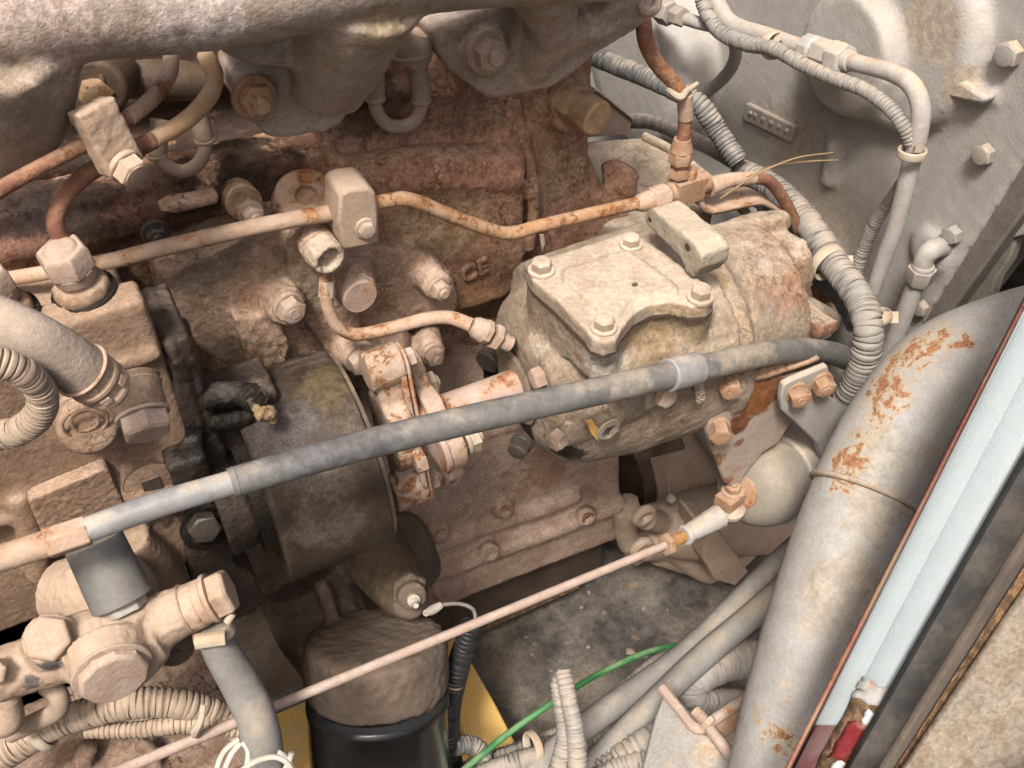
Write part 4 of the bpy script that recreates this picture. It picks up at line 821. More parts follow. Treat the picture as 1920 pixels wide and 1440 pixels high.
# throttle rod
t = thing('control_rod', 'long thin dusty pink control rod running diagonally to the actuator', 'rod', D(700, 1270, .6))
r0, r1 = D(150, 1475, .49), D(1252, 1020, .685)
part('rod', B().sweep([r0, r0*.75+r1*.25, r0*.5+r1*.5, r0*.25+r1*.75, r1], S(9.2, D(700, 1270, .6)), 14), M['rod'], t)
d = nrm(r1-r0); s_ = S(1, r1); b = B(); b.hex(r1-d*8*s_, d, 22*s_, 14*s_); part('lock_nut', b, M['boltr'], t, bevel=.0005)
b = B(); P0 = D(1254, 1019, .685); P1 = D(1290, 1002, .691); Q, ss = resample(np.array([P0, P1]), 1.2*s_); b.sweep(Q, [s_*(11+1.6*math.sin(i*1.6)) for i in range(len(Q))], 14); part('thread', b, M['brass'], t)
b = B(); P2 = D(1284, 1004, .69); P3 = D(1352, 966, .70); b.sweep(spline([P2, P2*.5+P3*.5, P3], 4), [s_*q for q in np.linspace(17, 24, 9)], 18); b.cyl(P2-d*2*s_, P2+d*10*s_, 21*s_, 20*s_, 20)
part('rod_end', cast(b, 'rod_end', .0011, 3, .0003, 400), M['greytube'], t)
b = B(); c = D(1367, 957, tR+.004); b.lathe(c-aU*6*sR, aU, [(0, 18*sR), (4*sR, 29*sR), (12*sR, 30*sR), (16*sR, 24*sR)], 28); part('ball_cap', b, M['caseplate'], t)

# ================================================================ lower right castings
t = thing('starter_housing', 'dusty tan lobed casting low behind the control rod', 'casting', PY(1300, 1000, -.02))
b = B(); y0 = -.02
b.tubeP([(1215, 990, y0+.01), (1300, 985, y0+.01), (1440, 960, y0+.02)], [44, 66, 78], n=28)
b.tubeP([(1230, 1030, y0+.02), (1330, 1040, y0+.02), (1430, 1030, y0+.03)], [30, 46, 60], n=24)
for p in (((1208, 972, y0-.012), (1250, 985, y0+.01)), ((1204, 1030, y0-.008), (1245, 1030, y0+.01)), ((1165, 950, y0+.01), (1180, 1020, y0+.01))):
    b.tubeP(p, 23, n=16)
b.tubeP([(1180, 935, y0+.01), (1168, 990, y0+.01), (1195, 1045, y0+.01)], 20)
b.tubeP([(1260, 1030, y0), (1320, 1075, y0), (1380, 1085, y0)], [20, 18, 14])
part('body', cast(b, 'starter_body', .0028, 10, .0005, 160), M['starter'], t)
for q, r in ((1207, 966), (1203, 1027)):
    b = B(); c = PY(q, r, y0-.034); b.ring(c, N, S(17, c), S(9, c)); part('bolt_eye', b, M['starter'], t)
b = B(); b.prismY([(1325, 1000), (1352, 1000), (1404, 1072), (1378, 1100), (1340, 1088), (1318, 1050)], y0-.045, .05); part('foot', cast(b, 'foot', .0025, 4, .0005), M['starter'], t)
t = thing('starter_motor', 'dusty brown cylinder half hidden under the gear case', 'motor', PY(1290, 880, 0))
b = B(); p0, p1 = PY(1180, 905, .075), PY(1385, 850, .075); b.cyl(p0, p1, .056, .056, 40); part('barrel', b, M['starter'], t, bevel=.002)
b = B(); p0, p1 = PY(1150, 900, .085), PY(1248, 874, .085); b.cyl(p0, p1, .060, .060, 40); part('end_cap', b, M['darkcast'], t, bevel=.002)
b = B(); b.ball(PY(1258, 935, -.02), .005); b.tubeP([(1255, 880, -.025), (1254, 935, -.025)], 1.0, n=5); part('cobweb_lump', b, M['tie'], t)

# ================================================================ oil filter and head
t = thing('oil_filter', 'black spin-on oil filter hanging under a mud-caked head', 'oil filter', D(705, 1400, .72))
cF = D(708, 1296, .735); rF = S(135, cF); aF = nrm((.25, .5, .87))
b = B(); b.lathe(cF-aF*.16, aF, [(0, rF*.9), (.001, rF*.95), (.006, rF*.965), (.148, rF*.975), (.150, rF*.99), (.154, rF*.99), (.156, rF*.97), (.159, rF*.93)], 64)
part('canister', b, M['filter'], t)
b = B(); b.lathe(cF-aF*.004, aF, [(0, rF*.9), (0, rF*.985), (.006, rF*.985), (.006, rF*.9)], 64); part('gasket', b, M['black'], t)
t = thing('filter_head', 'brown mud-caked filter head casting under the drum', 'casting', cF)
b = B(); b.lathe(cF+aF*.002, aF, [(0, rF*.98), (.008, rF*1.0), (.034, rF*.99), (.040, rF*.96), (.043, rF*.85), (.044, .001)], 48)
b.tubeP([(690, 1020, -.03), (720, 1060, -.06), (755, 1110, -.10), (772, 1130, -.12)], [70, 62, 48, 34])
b.tubeP([(560, 1080, -.03), (600, 1160, -.05), (640, 1230, -.09)], [80, 90, 80]); b.tubeP([(600, 1090, -.06), (625, 1160, -.08), (650, 1240, -.12)], 14)
b.box(PY(560, 1130, .0), EX*.07, EY*.03, EZ*.08)
b.tubeP([(700, 1010, -.02), (760, 1000, -.01), (790, 1070, 0)], 40)
b.tubeP([(760, 1005, -.022), (770, 1045, -.02), (790, 1090, -.02)], 12)
part('casting', cast(b, 'filter_head', .0026, 7, .0008, 200, 1.2), M['filthead'], t)
t = thing('pressure_sender', 'muddy hex pressure sender with a white terminal on the filter head', 'sensor', PY(775, 1125, -.13))
c0 = PY(765, 1100, -.115); ax = nrm(PY(786, 1150, -.15)-c0); s_ = S(1, c0); b = B()
b.hex(c0, ax, 36*s_, 22*s_, .3); b.lathe(c0+ax*22*s_, ax, [(0, 26*s_), (10*s_, 27*s_), (12*s_, 24*s_), (14*s_, 28*s_), (22*s_, 27*s_), (24*s_, 20*s_)], 22)
part('body', cast(b, 'sender', .0011, 2, .0005, 380), M['filthead'], t)
b = B(); c1 = c0+ax*46*s_; b.lathe(c1, ax, [(0, 11*s_), (10*s_, 12*s_), (12*s_, 7*s_), (16*s_, 8*s_), (20*s_, 5*s_), (30*s_, 5*s_)], 14); part('terminal', b, M['whitewire'], t)
t = thing('sender_wire', 'thin pale wire from the sender into the black conduit', 'wire', PY(850, 1133, -.13))
pts = [(798, 1150, -.145), (812, 1143, -.142), (826, 1135, -.14), (860, 1132, -.135), (884, 1140, -.135), (891, 1155, -.135), (890, 1185, -.135)]
part('wire', B().tubeP(pts, 3.6, n=8), M['greytube'], t); part('crimp', B().tubeP(pts[:3], [6, 9, 7], n=10), M['whitewire'], t)
solo('black_conduit', B().corrP([(884, 1168, -.135), (872, 1210, -.14), (856, 1260, -.145), (842, 1320, -.15), (838, 1380, -.16), (846, 1470, -.165)], [22, 22, 23, 24, 25, 27], pitch=9.5, amp=.12), M['black'], 'shiny black corrugated conduit dropping beside the oil filter', 'conduit')
# ================================================================ air pipe
tp = (.60, .605, .61, .62, .625, .62, .61, .60, .59, .58)
pp = [(1462, 1500), (1500, 1330), (1540, 1180), (1590, 1020), (1628, 925), (1690, 810), (1772, 712), (1880, 662), (2010, 628), (2180, 600)]
t = thing('air_pipe', 'thick grey rust-spotted pipe with an elbow in front at the right', 'pipe', D(1560, 1150, .61))
P = [D(q, r, s_) for (q, r), s_ in zip(pp, tp)]
part('straight', B().sweep(spline(P[:5], 8), S(102, P[3]), 48), M['airpipe'], t)
Q = spline(P[4:], 10); part('elbow', B().sweep(Q, S(106, P[3]), 48), M['airpipe'], t)
b = B(); dS = nrm(P[4]-P[3]); cS = P[4]-dS*S(6, P[4]); b.ring(cS, dS, S(104, P[4]), S(7, P[4]), 64, 10, .9); part('seam_bead', b, M['caseplate'], t)
# ================================================================ pillar at the right edge
def edge(xb, xt, y): return xb+(xt-xb)*(1440-y)/260.
ys = list(range(1500, 60, -90))
def strip_sheet(cols, dts):
    V = []; n = len(cols)
    for y in ys:
        tt = .50-.055*(1500-y)/1080
        for (xb, xt), dt in zip(cols, dts): V.append(D(edge(xb, xt, y), y, tt+dt))
    m = len(ys); return V, [[i*n+j, i*n+j+1, (i+1)*n+j+1, (i+1)*n+j] for i in range(m-1) for j in range(n-1)]
def sheet(name, cols, dts, m, th=.0018, parent=None, sm=35, label=None):
    b = B(); b.add(*strip_sheet(cols, dts)); o = part(name, b, m, parent, smooth=sm, label=label)
    md = o.modifiers.new('s', 'SOLIDIFY'); md.thickness = th; md.offset = 0; return o
t = thing('cover_pillar', 'pale blue painted metal pillar with a chipped red edge at the right', 'pillar', D(1650, 1150, .48))
sheet('rusty_edge', [(1474, 1607), (1478, 1610), (1482, 1613)], [-.003, -.004, .002], M['sillrust'], .0024, t)
sheet('painted_face', [(1480, 1612), (1484, 1616), (1490, 1623), (1512, 1646), (1530, 1668), (1535, 1674), (1564, 1708), (1597, 1746)], [.001, .009, .013, .017, .020, .0175, .008, .000], M['sill'], .0016, t)
rb = [(1588, 1736), (1597, 1746), (1615, 1770), (1636, 1795), (1645, 1805)]
t2 = thing('rubber_seal', 'scuffed black rubber seal strip along the pillar', 'seal', D(1780, 1150, .47))
sheet('strip', rb, [-.004, -.008, -.009, -.007, .0], M['rubber'], .003, t2, 60)
sheet('bead', [(1645, 1805), (1651, 1811), (1660, 1822), (1669, 1834), (1674, 1840)], [.0, -.005, -.007, -.004, .003], M['bead'], .002, t2, 60)
t3 = thing('outer_panel', 'dusty beige outer panel with a rust-stained seam in the lower right corner', 'panel', D(1880, 1300, .49))
sheet('rusted_seam', [(1668, 1834), (1682, 1852), (1694, 1872)], [.008, .012, .008], M['rustgap'], .002, t3)
sheet('skin', [(1692, 1868), (1700, 1880), (1800, 2000), (1960, 2200)], [.006, .004, .002, .0], M['panel'], .002, t3)
# remains of a warning sticker on the pillar face
yy = [1500, 1470, 1440, 1410, 1380, 1350, 1325, 1305, 1288, 1280]
def patch(name, y0, y1, f0, f1, lift, m, label=None, n=8):
    b = B(); V = []
    for i in range(n+1):
        y = y0+(y1-y0)*i/n; tt = .50-.055*(1500-y)/1080
        for j in range(5):
            f = f0+(f1-f0)*j/4; a = edge(1534, 1674, y); c = edge(1586, 1735, y); V.append(D(a+(c-a)*f+(random.uniform(-4, 4) if j in (0, 4) else 0), y+(f-.5)*26+(random.uniform(-5, 5) if i in (0, n) else 0), tt+.017-.017*f-lift))
    b.add(V, [[i*5+j, i*5+j+1, (i+1)*5+j+1, (i+1)*5+j] for i in range(n) for j in range(4)])
    o = part(name, b, m, ts, label=label); md = o.modifiers.new('s', 'SOLIDIFY'); md.thickness = .0006; md.offset = 0; return o
ts = thing('warning_sticker', 'torn silver and red sticker peeling off rust at the pillar foot', 'sticker', D(1600, 1380, .48))
M['silver'] = MAT('silver_tape', (.45, .45, .45), (.30, .28, .26), 60, speck=.3, rust=.2, rsc=120, rough=.3, gloss=.6, bump=.3)
M['red'] = MAT('red_tape', (.22, .022, .03), (.18, .03, .035), 40, dust=.1, rust=.25, rsc=120, speck=.2, rough=.4, bump=.3)
M['whitetape'] = MAT('white_tape', (.72, .71, .70), (.62, .60, .58), 40, speck=.2, rough=.4, bump=.2)
patch('rust_patch', 1500, 1312, 0., 1., .0012, M['rustgap']); patch('silver_band', 1318, 1284, .0, 1., .0020, M['silver']); patch('red_field', 1425, 1355, .22, 1., .0022, M['red'])
patch('white_letter', 1352, 1330, .58, 1., .0026, M['whitetape'], n=4); patch('white_letter', 1442, 1424, .45, .9, .0026, M['whitetape'], n=4)
b = B(); V = []
for i, y in enumerate((1500, 1460, 1420, 1385, 1360)):
    tt = .50-.055*(1500-y)/1080
    for (xb, xt), dt in zip([(1490, 1621), (1497, 1631), (1527, 1667)], [-.0006, .0110, .0180]): V.append(D(edge(xb, xt, y)+.0, y, tt+dt))
b.add(V, [[i*3+j, i*3+j+1, (i+1)*3+j+1, (i+1)*3+j] for i in range(4) for j in range(2)])
part('maroon_patch', b, M['maroon'], t, label='older maroon paint showing in the channel foot')

# ================================================================ grey cable sheath
t = thing('cable_sheath', 'long grey control cable sheath crossing the whole engine', 'cable', PY(800, 820, -.2))
part('end_sleeve', B().tubeP([(-60, 1062, -.2), (0, 1047, -.2), (92, 1018, -.2)], [25, 26, 27], n=20), M['rusty2'], t)
part('hex_collar', B().tubeP([(86, 1020, -.2), (166, 994, -.2)], [32, 31], n=6, k=2), M['rusty2'], t, bevel=.0008)
part('bright_tube', B().tubeP([(160, 994, -.2), (300, 945, -.2), (445, 902, -.2)], [25, 25, 24], n=20), M['sheathlt'], t)
pts = [(432, 906, -.2), (560, 868, -.2), (700, 830, -.199), (900, 782, -.198), (1100, 738, -.196), (1270, 700, -.192), (1400, 670, -.185), (1480, 657, -.175), (1550, 660, -.16), (1605, 680, -.14), (1650, 712, -.12), (1670, 760, -.11)]
part('sheath', B().tubeP(pts, [29, 29, 29, 28, 27, 25.5, 24, 23, 22, 22, 21, 20], n=24, k=10), M['sheath'], t)
c = PY(442, 903, -.2); b = B(); b.ring(c, nrm(PY(560, 868, -.2)-c), S(26, c), S(4, c)); part('sleeve_lip', b, M['sheath'], t)
t = thing('sheath_clip', 'scuffed round metal clip around the grey sheath, bolted to the gear case', 'clip', PY(1275, 700, -.19))
c0, c1 = PY(1252, 704, -.193), PY(1308, 690, -.191); d = nrm(c1-c0); b = B(); s_ = S(1, c0)
b.lathe(c0, d, [(0, 27*s_), (0, 32*s_), (np.linalg.norm(c1-c0), 31*s_), (np.linalg.norm(c1-c0), 26*s_)], 32); part('band', b, M['sheathlt'], t, bevel=.0006)
b = B(); b.box(PY(1232, 735, -.183), EX*.008, EY*.0015, EZ*.010); part('tab', b, M['lug'], t)

# ================================================================ hoses and banjo on the injection pump
t = thing('feed_hose', 'thick dusty rubber hose with crimped end entering the pump banjo', 'hose', PY(90, 650, -.2))
part('hose', B().tubeP([(-60, 588, -.19), (0, 608, -.2), (60, 636, -.205), (115, 668, -.206), (152, 694, -.206)], [52, 52, 52, 52, 52], n=28), M['braid'], t)
c0, c1 = PY(150, 692, -.206), PY(244, 756, -.203); d = nrm(c1-c0); s_ = S(1, c0); b = B()
b.lathe(c0, d, [(0, 57*s_), (5*s_, 58*s_), (8*s_, 52*s_), (30*s_, 50*s_), (34*s_, 53*s_), (44*s_, 53*s_), (48*s_, 47*s_), (70*s_, 45*s_), (74*s_, 48*s_), (86*s_, 47*s_), (90*s_, 36*s_), (104*s_, 32*s_)], 28)
u, v, a = frame(d)
for k in range(6):
    A = k*math.pi/3+.3; n_ = math.cos(A)*u+math.sin(A)*v
    for h in (20, 60): b.box(c0+d*h*s_+n_*46*s_, d*9*s_, np.cross(d, n_)*11*s_, n_*5*s_)
part('crimp', b, M['rusty2'], t, bevel=.0006)
t = thing('banjo_fitting', 'dusty banjo union with large hex bolt at the hose end', 'fitting', PY(265, 775, -.18))
ax = nrm(N*.82-EZ*.42-EX*.04); c = PY(252, 726, -.17); s_ = S(1, c); b = B()
b.lathe(c-ax*20*s_, ax, [(0, 44*s_), (6*s_, 52*s_), (14*s_, 48*s_), (20*s_, 52*s_), (30*s_, 48*s_), (74*s_, 47*s_), (80*s_, 43*s_)], 28); part('union', b, M['pump'], t)
b = B(); c2 = c+ax*60*s_; b.lathe(c2-ax*6*s_, ax, [(0, 50*s_), (8*s_, 50*s_)], 28); b.hex(c2+ax*2*s_, ax, 47*s_, 36*s_, .4, .1); b.lathe(c2+ax*36*s_, ax, [(0, 39*s_), (3*s_, 37*s_)], 28); part('hex_bolt', b, M['boltd'], t, bevel=.0006)
solo('grey_conduit', B().corrP([(-50, 672, -.22), (0, 680, -.222), (40, 696, -.222), (72, 725, -.22), (80, 760, -.218), (60, 792, -.215), (20, 812, -.21), (-50, 822, -.2)], 29, pitch=10, amp=.16, n=20), M['conduitt'], 'pale ribbed conduit looping in from the left edge below the hose', 'conduit', group='ribbed conduits')

# ================================================================ transfer pump bottom left
T0 = .46
t = thing('transfer_pump', 'dusty cast transfer pump with big round hex plugs, bottom left', 'transfer pump', D(200, 1190, T0))
b = B()
def DT(pts, r, n=20): b.tubeP(pts, r, n=n, fn=D)
DT([(-20, 1270, T0-.01), (60, 1245, T0), (140, 1215, T0+.005), (240, 1190, T0+.01), (330, 1150, T0+.012), (380, 1130, T0+.012)], [52, 52, 62, 66, 48, 46])
DT([(130, 1235, T0-.005), (215, 1245, T0), (300, 1195, T0+.005)], [40, 62, 40]); DT([(205, 1225, T0-.005), (212, 1262, T0-.014)], [80, 68])
DT([(95, 1215, T0), (95, 1195, T0-.012)], [52, 50]); DT([(240, 1170, T0+.005), (232, 1140, T0)], [48, 46])
DT([(110, 1110, T0+.05), (200, 1120, T0+.04), (250, 1150, T0+.03)], [60, 90, 60])
DT([(140, 1080, T0+.03), (150, 1095, T0+.025)], [24, 22])
part('body', cast(b, 'transfer_body', .0013, 6, .0004, 300, .6), M['transfer'], t)
ax = nrm(N*.75+EZ*.15+EX*.1-UP*.15); c = D(212, 1262, T0-.018); s_ = S(1, c); b = B()
b.lathe(c-ax*6*s_, ax, [(0, 74*s_), (5*s_, 74*s_), (6*s_, 68*s_)], 36); b.lathe(c, ax, [(0, 65*s_), (14*s_, 65*s_), (20*s_, 60*s_), (21*s_, 40*s_)], 10); part('large_plug', b, M['boltd'], t, bevel=.0008)
ax = nrm(EZ*.8+N*.5); c = D(93, 1198, T0-.012); s_ = S(1, c); b = B(); b.hex(c, ax, 45*s_, 30*s_, .5); part('hex_plug', b, M['transfer'], t, bevel=.0008)
ax = nrm(D(168, 1000, T0-.005)-D(236, 1140, T0)); c = D(230, 1128, T0); s_ = S(1, c); b = B(); b.hex(c-ax*20*s_, ax, 42*s_, 40*s_); part('clear_base', b, M['greytube'], t, bevel=.0006)
b = B(); Lc = np.linalg.norm(D(186, 1008, T0-.005)-c); b.lathe(c, ax, [(0, 55*s_), (2*s_, 57*s_), (Lc*.3, 56*s_), (Lc-6*s_, 53*s_), (Lc, 48*s_), (Lc+1*s_, 30*s_)], 36); part('plunger_cap', b, M['rubbercap'], t)
d = nrm(D(430, 1107, T0+.014)-D(340, 1146, T0+.012)); c = D(352, 1140, T0+.012); s_ = S(1, c); b = B()
b.lathe(c-d*6*s_, d, [(0, 46*s_), (5*s_, 49*s_), (8*s_, 44*s_), (44*s_, 44*s_), (48*s_, 48*s_), (56*s_, 48*s_), (58*s_, 42*s_)], 30); part('round_collar', b, M['transfer'], t)
b = B(); b.hex(c+d*52*s_, d, 46*s_, 34*s_, .2); part('end_nut', b, M['transfer'], t, bevel=.0007)
b = B(); c = D(325, 1210, T0+.035); b.lathe(c, nrm(N*.7+EZ*.3), [(0, S(36, c)), (.004, S(36, c)), (.005, S(30, c))], 24); b.lathe(c+N*.004, N, [(0, S(10, c)), (.002, S(10, c))], 12); part('lug', b, M['gunk'], t)
solo('left_hex_plug', B().hex(D(-8, 1256, T0-.02), nrm(EZ*.6+N*.6-EX*.2), S(26, D(0, 1240, T0)), S(20, D(0, 1240, T0)), .2), M['boltd'], 'hex plug end just cut off by the left edge, next to the transfer pump', 'plug', bevel=.0006)
solo('banjo_pipe', B().tubeP([(-30, 1340, T0+.01), (10, 1350, T0+.01), (6, 1310, T0+.005)], [34, 32, 30], fn=D, n=18), M['transfer'], 'stub of dusty pipe at the far lower left edge', 'pipe')
solo('bent_fuel_pipe', B().tubeP([(85, 1285, T0+.02), (108, 1302, T0+.02), (108, 1330, T0+.025), (70, 1352, T0+.03), (20, 1375, T0+.035)], [18, 19, 19, 18, 18], fn=D), M['conduitt'], 'short bent rusty pipe hooking under the transfer pump', 'pipe')
t = thing('fuel_hose', 'grey rubber hose falling from the transfer pump to the bottom edge', 'hose', D(440, 1290, T0+.03))
part('hose', B().tubeP([(398, 1170, T0+.02), (412, 1215, T0+.025), (452, 1285, T0+.035), (482, 1350, T0+.04), (494, 1420, T0+.045), (498, 1500, T0+.05)], [30, 33, 36, 37, 38, 38], fn=D, n=24), M['hose'], t)
t = thing('hose_clamp', 'dusty screw hose clamp under the pump end nut', 'clamp', D(400, 1195, T0+.02))
ca, cb = D(396, 1172, T0+.02), D(406, 1204, T0+.023); d = nrm(cb-ca); s_ = S(1, ca); b = B()
b.lathe(ca, d, [(0, 32*s_), (0, 37*s_), (26*s_, 40*s_), (26*s_, 33*s_)], 28); part('band', b, M['tie'], t, bevel=.0004)
b = B(); b.sweep([D(366, 1204, T0+.01), D(424, 1196, T0+.012)], S(15, ca), 8); b.sweep([D(425, 1168, T0+.012), D(436, 1150, T0+.012)], S(8, ca), 8); part('screw', b, M['tie'], t, bevel=.0005)

# ---------------- conduits bottom left
TB = .52
solo('grey_conduit', B().corrP([(-60, 1450, TB), (20, 1405, TB), (90, 1362, TB), (170, 1335, TB), (250, 1318, TB), (330, 1318, TB+.005), (400, 1338, TB+.015), (450, 1370, TB+.02)], [34, 33, 31, 30, 30, 29, 27, 25], pitch=11, amp=.15, n=18, fn=D), M['conduitt'], 'thick tan ribbed conduit arching under the transfer pump', 'conduit', group='ribbed conduits')
solo('grey_conduit', B().corrP([(140, 1366, TB+.012), (250, 1354, TB+.012), (340, 1340, TB+.014), (440, 1352, TB+.02)], 14, pitch=9, amp=.16, fn=D), M['conduitt'], 'thin upper tan conduit just under the thick arching one', 'conduit', group='ribbed conduits')
solo('grey_conduit', B().corrP([(160, 1372, TB+.006), (260, 1368, TB+.006), (360, 1356, TB+.008), (480, 1368, TB+.02)], [13, 16, 20, 20], pitch=10, amp=.16, fn=D), M['conduitt'], 'lower tan conduit that a cable tie straps beside the fuel hose', 'conduit', group='ribbed conduits')
b = B(); b.tubeP([(382, 1322, TB-.012), (377, 1350, TB-.014), (366, 1372, TB-.01), (372, 1378, TB)], [6, 7, 9, 8], n=8, fn=D); solo('cable_tie', b, M['tie'], 'dusty cable tie around the two lower left conduits', 'cable tie')
c = D(80, 1372, TB); b = B(); b.ring(c, nrm(D(110, 1352, TB)-D(50, 1388, TB)), S(33, c), S(5, c), 28, 8, 2.); solo('cable_tie', b, M['tie'], 'tie band round the thick conduit at the lower left', 'cable tie')
for k, (pts, lab) in enumerate((([(450, 1385, .5), (420, 1410, .5), (405, 1450, .5), (405, 1490, .5)], 'outer pale wire loop left of the fuel hose foot'), ([(452, 1392, .498), (432, 1418, .498), (420, 1455, .498), (425, 1490, .5)], 'inner pale wire loop left of the fuel hose foot'), ([(455, 1390, .495), (466, 1410, .495), (460, 1450, .495), (450, 1480, .495)], 'short pale wire tail beside the fuel hose foot'),
        ([(440, 1455, .47), (480, 1427, .468), (520, 1420, .468), (545, 1440, .47), (540, 1470, .47)], 'pale wire crossing the front of the fuel hose foot'), ([(512, 1405, .5), (535, 1420, .5), (552, 1450, .5), (560, 1480, .5)], 'grey wire curling right of the fuel hose foot'), ([(532, 1450, .49), (540, 1430, .49), (548, 1410, .49)], 'cut wire tail pointing up beside the hose foot'))):
    solo('loose_wire', B().tubeP(pts, 5.5, n=8, fn=D), M['whitewire'], lab, 'wire', group='loose pale wires')
t = thing('engine_mount', 'cracked mud-covered mount casting at the lower left bottom', 'mount', D(280, 1420, .6))
b = B(); b.box(D(230, 1440, .62), EX*.08, EY*.05, EZ*.035); b.tubeP([(260, 1390, .58), (290, 1420, .58), (280, 1480, .58)], 16, fn=D); b.tubeP([(170, 1390, .58), (150, 1440, .58)], 20, fn=D)
part('casting', cast(b, 'mount', .0026, 5, .0009, 190, 1.5), M['mudmount'], t)

# ================================================================ chassis, floor things
t = thing('chassis_beam', 'bright yellow chassis beam beside the oil filter', 'beam', D(890, 1370, .95))
tb = .93
b = B(); b.prism([D(852, 1222, tb), D(882, 1236, tb), D(930, 1320, tb), D(984, 1425, tb), D(1000, 1480, tb), D(905, 1480, tb), D(842, 1310, tb)], EZ*-.05); part('flange', b, M['yellow'], t, bevel=.003)
b = B(); b.prism([D(470, 1360, tb+.02), D(860, 1190, tb+.06), D(930, 1500, tb+.0), D(450, 1540, tb-.04)], EZ*-.01); part('web', b, M['yellow'], t)
TT = .80
C = lambda pts, r, **k: B().corrP(pts, r, fn=D, **k)
solo('grey_hose', B().tubeP([(1560, 975, TT+.06), (1480, 1042, TT+.04), (1380, 1140, TT+.02), (1290, 1225, TT+.0), (1200, 1290, TT-.01), (1120, 1345, TT-.02), (1040, 1410, TT-.02), (980, 1470, TT-.02)], [26, 26, 26, 26, 25, 25, 25, 25], fn=D, n=18), M['hose'], 'upper of two smooth grey hoses running diagonally by the floor pan', 'hose', group='smooth grey hoses')
solo('grey_hose', B().tubeP([(1500, 1070, TT+.02), (1420, 1145, TT), (1320, 1230, TT-.02), (1240, 1305, TT-.03), (1160, 1385, TT-.04), (1080, 1470, TT-.04)], [23, 24, 25, 24, 24, 24], fn=D, n=18), M['hose'], 'lower smooth grey hose passing behind the small bracket', 'hose', group='smooth grey hoses')
solo('grey_conduit', C([(1420, 1225, TT+.06), (1300, 1222, TT+.06), (1230, 1245, TT+.05), (1150, 1310, TT+.04), (1080, 1360, TT+.03), (1000, 1395, TT+.03), (900, 1430, TT+.03), (840, 1460, TT+.03)], 15, pitch=7), M['conduit'], 'thin ribbed conduit lying along the floor behind the hairpin conduit', 'conduit', group='ribbed conduits')
solo('grey_conduit', C([(1300, 1290, TT+.03), (1200, 1345, TT+.02), (1120, 1385, TT+.01), (1000, 1405, TT+.01), (900, 1440, TT+.01), (860, 1470, TT)], [20, 20, 19, 19, 19, 19], pitch=8.5), M['conduit'], 'ribbed conduit between the two smooth hoses at the bottom', 'conduit', group='ribbed conduits')
solo('grey_conduit', C([(1100, 1405, TT-.02), (1000, 1420, TT-.02), (900, 1455, TT-.02), (850, 1480, TT-.02)], 20, pitch=9), M['conduit'], 'lowest ribbed conduit along the bottom edge near the green cable', 'conduit', group='ribbed conduits')
solo('grey_conduit', C([(1320, 1350, TT-.03), (1260, 1372, TT-.04), (1200, 1400, TT-.05), (1130, 1450, TT-.05)], 30, pitch=12, amp=.18), M['conduit'], 'fat ribbed conduit end under the lower smooth hose', 'conduit', group='ribbed conduits')
solo('grey_hose', B().tubeP([(1520, 1130, TT+.05), (1400, 1205, TT+.05), (1260, 1285, TT+.04), (1140, 1352, TT+.03), (1020, 1420, TT+.02), (960, 1470, TT+.02)], 11, fn=D), M['hose'], 'thinnest smooth hose lying between the two thicker grey hoses', 'hose', group='smooth grey hoses')
solo('grey_conduit', C([(1230, 1420, TT-.06), (1160, 1440, TT-.06), (1100, 1475, TT-.06)], 22, pitch=9), M['conduit'], 'short ribbed conduit right of the hairpin at the bottom edge', 'conduit', group='ribbed conduits')
solo('air_duct', C([(1480, 1235, TT+.03), (1400, 1235, TT+.01), (1340, 1252, TT-.005), (1298, 1285, TT-.012), (1310, 1318, TT-.01), (1360, 1320, TT+.0), (1460, 1325, TT+.01)], [36, 36, 33, 30, 28, 28, 28], pitch=6.5, amp=.07, n=22), M['conduit'], 'fine-ribbed grey duct folding back behind the air pipe', 'duct')
solo('grey_conduit', C([(1034, 1480, .66), (1052, 1420, .66), (1060, 1370, .66), (1050, 1310, .66), (1048, 1280, .662), (1058, 1262, .664)], [19, 18, 17, 16, 16, 16], pitch=7.5), M['conduit'], 'left leg of the pale hairpin conduit standing at the bottom', 'conduit', group='ribbed conduits')
solo('grey_conduit', C([(1082, 1480, .655), (1083, 1420, .655), (1076, 1360, .655), (1066, 1310, .655), (1060, 1280, .657), (1056, 1258, .66)], [20, 19, 18, 17, 17, 16], pitch=9, amp=.16), M['conduit'], 'right leg of the pale hairpin conduit with clear ribs', 'conduit', group='ribbed conduits')
solo('green_cable', B().tubeP([(850, 1460, .78), (900, 1418, .78), (960, 1370, .79), (1050, 1308, .80), (1130, 1260, .83), (1230, 1218, .86), (1330, 1206, .90), (1430, 1208, .92)], [6.5, 6.5, 6.5, 6, 6, 6, 5.5, 5.5], fn=D, n=10), M['greencable'], 'bright green cable curving over the floor pan', 'cable')
solo('black_conduit', C([(850, 1400, .79), (880, 1396, .80), (905, 1412, .80), (900, 1440, .79)], 18, pitch=8), M['conduitd'], 'short dark conduit loop behind the green cable at the bottom', 'conduit')
c = D(1000, 1400, TT-.02); b = B(); b.ring(c, nrm(EX-EZ*.2), S(27, c), S(4, c), 24, 8, 2.); solo('cable_tie', b, M['tie'], 'cable tie bundling the conduits along the bottom edge', 'cable tie')
t = thing('angle_bracket', 'small grey angle bracket with pinkish bent edge and bolt at the bottom', 'bracket', D(1300, 1380, .68))
b = B(); b.prism([D(1246, 1298, .70), D(1305, 1376, .67), D(1350, 1384, .66), (D(1392, 1480, .66)), D(1190, 1500, .66), D(1228, 1350, .69)], F*.004); part('plate', b, M['platepaint'], t, bevel=.001)
